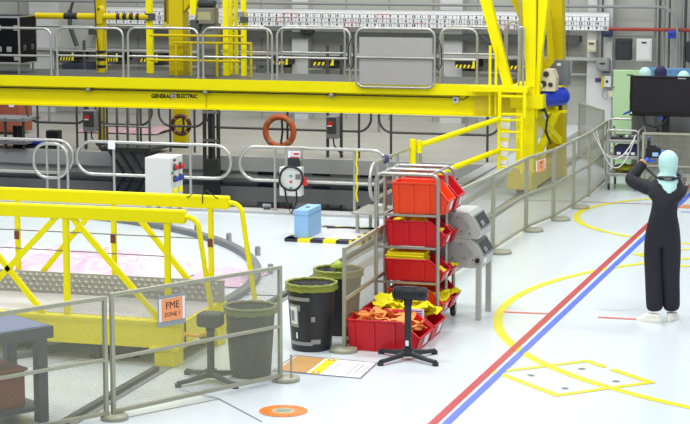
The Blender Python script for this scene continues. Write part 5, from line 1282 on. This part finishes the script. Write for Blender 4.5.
# ================================================================== INSTRUMENT TABLE
t = thing('instrument_stand', 'grey steel leg stand right of the trolley carrying two instrument boxes', 'stand', (-4.45, 19.7, 0))
tz = AT(478, 266, 19.45).z-0.02
for x in (-4.14, -4.75):
    for y in (19.45, 19.95): MB().beam((x, y, 0), (x, y, tz), 0.055, 0.05).build('leg', INSTR, t)
MB().box(-4.78, -4.11, 19.42, 19.98, tz, tz+0.03).build('stand_top', INSTR, t)
def instrument(z, xr, h, lab, seed):
    t = thing('instrument_box', lab, 'instrument', (xr-0.35, 19.7, z))
    xl = xr-0.62; y0, y1 = 19.43, 19.97
    prof = [(xl, z), (xr-0.02, z), (xr, z+h*0.30), (xr-0.09, z+h*0.88), (xr-0.13, z+h), (xl, z+h)]
    MB().prism(prof, 'y', y0, y1).build('housing', INSTR, t)
    # framed window on the sloping right face
    a = Vector((xr, 0, z+h*0.30)); c = Vector((xr-0.09, 0, z+h*0.88)); d = c-a; n = Vector((d.z, 0, -d.x)).normalized()
    def face(u0, u1, v0, v1, off, m, nm, th=0.006):
        pts = []
        for o_ in (off, off+th):
            for v, u in ((v0, u0), (v1, u0), (v1, u1), (v0, u1)):
                q = a+d*u+n*o_; pts.append((q.x, v, q.z))
        return MB().add(pts, [(3, 2, 1, 0), (4, 5, 6, 7), (0, 1, 5, 4), (1, 2, 6, 5), (2, 3, 7, 6), (3, 0, 4, 7)]).build(nm, m, t)
    face(0.06, 0.95, y0+0.05, y1-0.03, 0.0, STEEL, 'window_frame', 0.012); face(0.14, 0.88, y0+0.08, y1-0.06, 0.012, mat('instrument_window', (44, 46, 52), 0.25), 'window')
    face(0.2, 0.5, y0+0.12, y0+0.25, 0.019, GREY, 'paper_slip', 0.003)
    # recessed-looking panel on the face to the camera
    px = [(xl+0.05, z+h*0.14), (xr-0.18, z+h*0.14), (xr-0.10, z+h*0.45), (xr-0.20, z+h*0.86), (xl+0.05, z+h*0.86)]
    MB().prism(px, 'y', y0-0.008, y0).build('side_panel', mat('instr_panel', (160, 164, 162), 0.45, 0.15), t)
    for q in ((xl+0.3, z+h*0.25), (xr-0.2, z+h*0.28), (xr-0.24, z+h*0.8), (xr-0.11, z+h*0.2)): MB().cyl((q[0], y0-0.014, q[1]), (q[0], y0-0.006, q[1]), 0.008, 8).build('screw', DSTEEL, t)
    return t
h1 = (AT(478, 213, 19.45).z-tz-0.03)/2
it = instrument(tz+0.03, -4.09, h1-0.004, 'lower grey instrument box with dark sloping window on the leg stand', 1)
MB().cyl((-4.15, 19.40, tz+0.08), (-4.15, 19.43, tz+0.08), 0.025, 14).build('black_knob', BLACK, it)
MB().box(-4.11, -4.095, 19.5, 19.62, tz+0.04, tz+0.09).build('paper_label', PAPER, it)
instrument(tz+0.03+h1, -4.125, h1, 'upper grey instrument box with dark sloping window, stacked on the lower one', 2)

# ================================================================== PEOPLE
def person_mesh(J, sc=1.0):
    """J: dict of joint positions. One continuous skinned body."""
    N = []; E = []; idx = {}
    def add(k, co, rx, ry=None): idx[k] = len(N); N.append((Vector(co), rx*sc, (ry or rx)*sc))
    add('pelvis', J['pelvis'], .190, .145); add('waist', J['waist'], .208, .145); add('rib', J['waist'].lerp(J['chest'], .6), .212, .145); add('chest', J['chest'], .210, .140); add('upper', J['upper'], .125, .100)
    add('neck', J['neck'], .062); add('head0', J['head']-Vector((0, 0, .05)), .078, .085); add('head', J['head'], .088, .098); add('head1', J['head']+Vector((0, 0, .07)), .070, .08)
    E += [('pelvis', 'waist'), ('waist', 'rib'), ('rib', 'chest'), ('chest', 'upper'), ('upper', 'neck'), ('neck', 'head0'), ('head0', 'head'), ('head', 'head1')]
    for s in 'LR':
        add('sh'+s, J['sh'+s], .082); add('ua'+s, J['sh'+s].lerp(J['el'+s], .5), .080); add('el'+s, J['el'+s], .076); add('fa'+s, J['el'+s].lerp(J['wr'+s], .5), .066); add('wr'+s, J['wr'+s], .044)
        E += [('upper', 'sh'+s), ('sh'+s, 'ua'+s), ('ua'+s, 'el'+s), ('el'+s, 'fa'+s), ('fa'+s, 'wr'+s)]
        add('hip'+s, J['hip'+s], .118, .125); add('th'+s, J['hip'+s].lerp(J['kn'+s], .5), .112, .116); add('kn'+s, J['kn'+s], .100, .102); add('ca'+s, J['kn'+s].lerp(J['an'+s], .45), .098, .10); add('an'+s, J['an'+s], .090, .094)
        E += [('pelvis', 'hip'+s), ('hip'+s, 'th'+s), ('th'+s, 'kn'+s), ('kn'+s, 'ca'+s), ('ca'+s, 'an'+s)]
    return skin(N, [(idx[a], idx[c]) for a, c in E], 0, 2)
def hand(wr, dirv, up, side, curl=0.6, s=1.0, inward=None):
    """glove: palm + five fingers as one skinned surface. dirv=finger direction, up=back of hand, side=thumb side"""
    d = dirv.normalized(); u = (up-d*up.dot(d)).normalized(); th = side.normalized()
    N = []; E = []
    def a(co, r, r2=None): N.append((co, r, r2 or r)); return len(N)-1
    w0 = a(wr-d*.03*s, .034*s); w = a(wr, .030*s); p = a(wr+d*.045*s, .036*s, .022*s); E += [(w0, w), (w, p)]
    for k, (off, ln) in enumerate(((.027, .070), (.009, .080), (-.010, .075), (-.028, .060))):
        b0 = wr+d*.088*s+th*off*s; q0 = a(b0, .0125*s); E.append((p, q0)); prev = q0; pos = b0; ang = 0.0
        for seg in range(3):
            ang += curl*(0.55+0.1*k); pos = pos+(d*cos(ang)-u*sin(ang))*ln*s*(.42, .33, .25)[seg]; q = a(pos, (.0105, .0095, .008)[seg]*s); E.append((prev, q)); prev = q
    t0 = a(wr+d*.03*s+th*.034*s, .014*s); E.append((p, t0)); t1 = a(wr+d*.065*s+th*.058*s-u*.015*s, .011*s); t2 = a(wr+d*.095*s+th*.052*s-u*.035*s, .009*s); E += [(t0, t1), (t1, t2)]
    return skin(N, E, 1, 1)
def facef(J, fwd, parent, skinm=SKIN):
    f = fwd.normalized(); r = Vector((f.y, -f.x, 0)); h = J['head']
    b = MB(); c = h+f*.075; b.ell(c+Vector((0, 0, -.01)), .062, .045, .085, 16, 10); fo = b.build('face', skinm, parent)
    b = MB(); b.ell(h+f*.122+Vector((0, 0, -.015)), .012, .016, .022, 8, 6); b.build('nose', skinm, fo)
    for s in (-1, 1):
        b = MB(); b.ell(h+f*.116+r*s*.028+Vector((0, 0, .012)), .012, .008, .008, 8, 6); b.build('eye', INK, fo)
    b = MB(); b.ell(h+f*.114+Vector((0, 0, -.06)), .02, .008, .006, 8, 6); b.build('mouth', mat('lips', (170, 100, 90), 0.5), fo)
def hood_mesh(J, fwd, cape=True, tall=0.125, body=None):
    f = fwd.normalized(); r = Vector((f.y, -f.x, 0)); h = J['head']; b = MB(); n = 28
    prof = [(tall+.005, .012), (tall-.005, .045), (tall-.03, .078), (tall-.065, .100), (.02, .104), (-.04, .101), (-.09, .090), (-.125, .086)]
    if cape: prof += [(-.145, .094), (-.17, .120), (-.21, .152), (-.255, .162)]
    vs = []
    for z, rr in prof:
        low = max(0, (-z-.12)/.14)
        for k in range(n):
            a = 2*pi*k/n; q = rr*(1+.05*noise.noise(Vector((cos(a)*2, sin(a)*2, z*14))))
            wx = 0.95+0.22*low; wy = 1.0+0.05*low
            zz = z-(low*0.045*(cos(a)**2))-(0.035*low*(0.5-0.5*sin(a)))
            vs.append(h+r*(cos(a)*q*wx)+f*(sin(a)*q*wy-0.025*low)+Vector((0, 0, zz)))
    fs = [(i*n+k, i*n+(k+1) % n, (i+1)*n+(k+1) % n, (i+1)*n+k) for i in range(len(prof)-1) for k in range(n)]+[tuple(range(n))]
    if body is not None:                       # lay the cape over the shoulders
        bvh = BVHTree.FromPolygons(*body); n0 = 7*n
        for i in range(n0, len(vs)):
            v = vs[i]; ax = Vector((h.x, h.y, v.z)); d = (v-ax); q = d.length; d.normalize()
            hit = bvh.ray_cast(ax+d*0.30, -d, 0.30)[0]
            if hit is not None and (hit-ax).length+0.012 > q: vs[i] = ax+d*min((hit-ax).length+0.014, 0.175)
        for i in range(n0, len(vs)):
            lat = (vs[i]-h).dot(r); low = min(1, max(0, (h.z-vs[i].z-.13)/.10)); vs[i] = vs[i]-r*lat*0.30*low
    b.add(vs, fs, True); return b
def shoe(b, c, fwd, L=.29, W=.105, H=.085):
    f = fwd.normalized(); r = Vector((f.y, -f.x, 0)); n = 20; rows = [(0.0, 1.0), (.012, 1.04), (.035, 1.0), (.06, .86)]; vs = []
    for z, q in rows:
        for k in range(n):
            a = 2*pi*k/n; x = cos(a); y = sin(a); wv = W/2*(1.0 if x > 0 else .86)*(1-.12*x*x)
            toe = 1.0 if x < 0.2 else 1-(x-.2)*.45*(z/.06)
            vs.append(c+f*(x*L/2*q)+r*(y*wv*q)+Vector((0, 0, z*toe)))
    top = [c+f*(-.035+cos(2*pi*k/n)*.075)+r*(sin(2*pi*k/n)*.05)+Vector((0, 0, H+.0)) for k in range(n)]
    vs += top; R = len(rows)+1
    fs = [(i*n+k, i*n+(k+1) % n, (i+1)*n+(k+1) % n, (i+1)*n+k) for i in range(R-1) for k in range(n)]+[tuple(reversed(range(n))), tuple((R-1)*n+k for k in range(n))]
    b.add(vs, fs, True); return b

# --- the photographer
V = Vector
Jp = dict(pelvis=V((-2.315, 19.90, .93)), waist=V((-2.31, 19.90, 1.12)), chest=V((-2.295, 19.90, 1.26)), upper=V((-2.29, 19.90, 1.38)), neck=V((-2.285, 19.91, 1.52)), head=V((-2.28, 19.94, 1.645)),
    shL=V((-2.45, 19.91, 1.375)), elL=V((-2.69, 20.02, 1.44)), wrL=V((-2.545, 20.20, 1.63)),
    shR=V((-2.15, 19.92, 1.37)), elR=V((-2.185, 20.18, 1.30)), wrR=V((-2.335, 20.28, 1.625)),
    hipL=V((-2.40, 19.90, .86)), knL=V((-2.40, 19.93, .48)), anL=V((-2.378, 19.90, .09)), hipR=V((-2.235, 19.90, .86)), knR=V((-2.232, 19.95, .48)), anR=V((-2.215, 19.98, .09)))
t = PH = thing('person', 'photographer in black coverall and pale mint hood seen from behind raising a camera', 'person', (-2.30, 19.92, 0))
vs, fs = person_mesh(Jp); body_v, body_f = vs, fs; b = MB(); b.add(vs, fs, True); b.build('body', COVER, t)
fw = V((-.22, 1, 0)).normalized()
facef(Jp, fw, t)
hood_mesh(Jp, fw, body=(body_v, body_f)).build('hood', HOOD, t)
vs, fs = hand(Jp['wrL'], V((.45, .55, .62)), V((-.7, -.35, .4)), V((.5, -.3, -.5)), .55); MB().add(vs, fs, True).build('left_glove', GLOVE, t)
vs, fs = hand(Jp['wrR'], V((-.35, .3, .8)), V((.75, -.3, .3)), V((-.5, -.6, -.2)), .6); MB().add(vs, fs, True).build('right_glove', GLOVE, t)
b = MB(); b.cyl(Jp['wrL']-V((.028, .036, .032)), Jp['wrL']-V((.014, .018, .016)), .047, 14); b.build('tan_cuff', mat('cuff_tan', (196, 150, 100), .6), t)
shoe(MB(), V((-2.43, 19.86, 0)), V((-.9, .35, 0))).build('left_overshoe', SHOE, t)
shoe(MB(), V((-2.205, 20.02, 0)), V((.25, 1, 0)), L=.28).build('right_overshoe', SHOE, t)
# camera held up
cc = V((-2.475, 20.24, 1.715)); cf = V((-.25, 1, 0)).normalized(); cr = V((cf.y, -cf.x, 0))
t = thing('camera', 'black camera held up by the photographer', 'camera', cc-V((0, 0, .05)))
def cbox(u0, u1, v0, v1, z0, z1, nm, m, par=None, bev=.008):
    bb = MB().bbox(u0, u1, v0, v1, z0, z1, bev); bb.v = [tuple(cc+cr*x+cf*y+V((0, 0, z))) for x, y, z in bb.v]; return bb.build(nm, m, par or t)
cbox(-.078, .078, -.03, .035, -.060, .052, 'camera_body', BLACK); cbox(-.03, .03, -.025, .04, .045, .075, 'viewfinder_hump', BLACK)
cbox(-.01, .05, -.034, -.029, -.04, .0, 'screen', mat('lcd_pale', (150, 180, 226), .3, var=.05, emit=((150, 180, 226), .3)), None, .002)
q = cc+cf*.035; MB().cyl(q, q+cf*.10, .04, 20).build('lens', BLACK, t); MB().cyl(q+cf*.10, q+cf*.13, .045, 20).build('lens_hood', CHAR, t)
cbox(-.062, -.03, -.02, .02, .045, .125, 'microphone_stem', BLACK); cbox(-.066, -.026, -.022, .022, .12, .165, 'microphone_tip', mat('mic_blue', (64, 84, 130), .5), None, .01)
cbox(.02, .055, -.02, .02, .045, .062, 'dial', CHAR)
h = Jp['head']
st = []
for i in range(15):
    a = pi+pi*i/14; st.append(h+V((cos(a)*.128, sin(a)*.115-.01, -.145)))
pts = [cc-cr*.072+V((0, 0, -.02)), cc-cr*.10-cf*.06+V((0, 0, -.13)), V((-2.44, 20.06, 1.50))]+st+[V((-2.16, 20.06, 1.50)), cc+cr*.12-cf*.08+V((0, 0, -.12)), cc+cr*.075+V((0, 0, -.02))]
b = MB(); b.tube(pts, .013, 6); s_ = b.build('neck_strap', BLACK, t)
b = MB(); b.tube([h+V((cos(a)*.128, sin(a)*.115-.012, -.145)) for a in [pi*1.3+pi*.4*i/8 for i in range(9)]], .022, 8); s2 = b.build('strap_pad', BLACK, s_)
MB().box(h.x-.02, h.x+.05, h.y-.1535, h.y-.150, h.z-.152, h.z-.140).build('pad_mark', GREY, s_)

# --- three people standing behind the screen
def bystander(px, py, y, hoodm, suit, label, point=False, tallh=.0, facing=(.1, 1, 0)):
    top = AT(px, py, y); x = top.x; H = top.z-.13; k = (H-.0)/1.645
    f = V(facing).normalized(); r = V((f.y, -f.x, 0)); o = V((x, y, 0))
    P = lambda a, b_, z: o+r*a*k+f*b_*k+V((0, 0, z*k))
    J = dict(pelvis=P(0, 0, .93), waist=P(0, 0, 1.10), chest=P(0, 0, 1.27), upper=P(0, 0, 1.40), neck=P(0, .01, 1.52), head=P(0, .02, 1.645),
        shL=P(-.17, 0, 1.42), elL=P(-.18, .02, 1.20), wrL=P(-.03, .20, 1.36), shR=P(.17, 0, 1.42), elR=P(.18, .02, 1.20), wrR=P(.03, .20, 1.32),
        hipL=P(-.09, 0, .86), knL=P(-.10, .03, .48), anL=P(-.10, 0, .11), hipR=P(.09, 0, .86), knR=P(.10, .03, .48), anR=P(.10, 0, .11))
    if point: J['elR'] = V((x+.02, y-.16, 1.16)); J['wrR'] = AT(632.5, 110.5, y-.3)
    t = thing('person', label, 'person', o, 'people behind the screen')
    vs, fs = person_mesh(J); MB().add(vs, fs, True).build('body', suit, t)
    facef(J, f, t); hood_mesh(J, f, cape=False, tall=.13).build('hood', hoodm, t)
    for s in 'LR':
        if s == 'R' and point: vs, fs = hand(J['wrR'], V((-1, -.1, -.35)), V((0, -.3, 1)), V((0, -1, .2)), .25)
        else: vs, fs = hand(J['wr'+s], (-r if s == 'R' else r)+V((0, 0, .1)), f, V((0, 0, 1)), .4)
        MB().add(vs, fs, True).build('glove', GLOVE, t)
        shoe(MB(), V((J['an'+s].x, J['an'+s].y, 0))+f*.05, f).build('overshoe', SHOE, t)
SUIT = mat('grey_coverall', (104, 106, 106), 0.8, var=0.12, scale=14)
bystander(645, 67.5, 31.5, HOOD, SUIT, 'person in pale mint hood behind the screen, blue glove showing at its lower left corner', True)
bystander(660.5, 66, 31.6, NAVY, SUIT, 'person in navy hood standing behind the middle of the screen')
bystander(683.5, 71, 31.5, HOOD, SUIT, 'person in pale mint hood standing behind the right part of the screen')
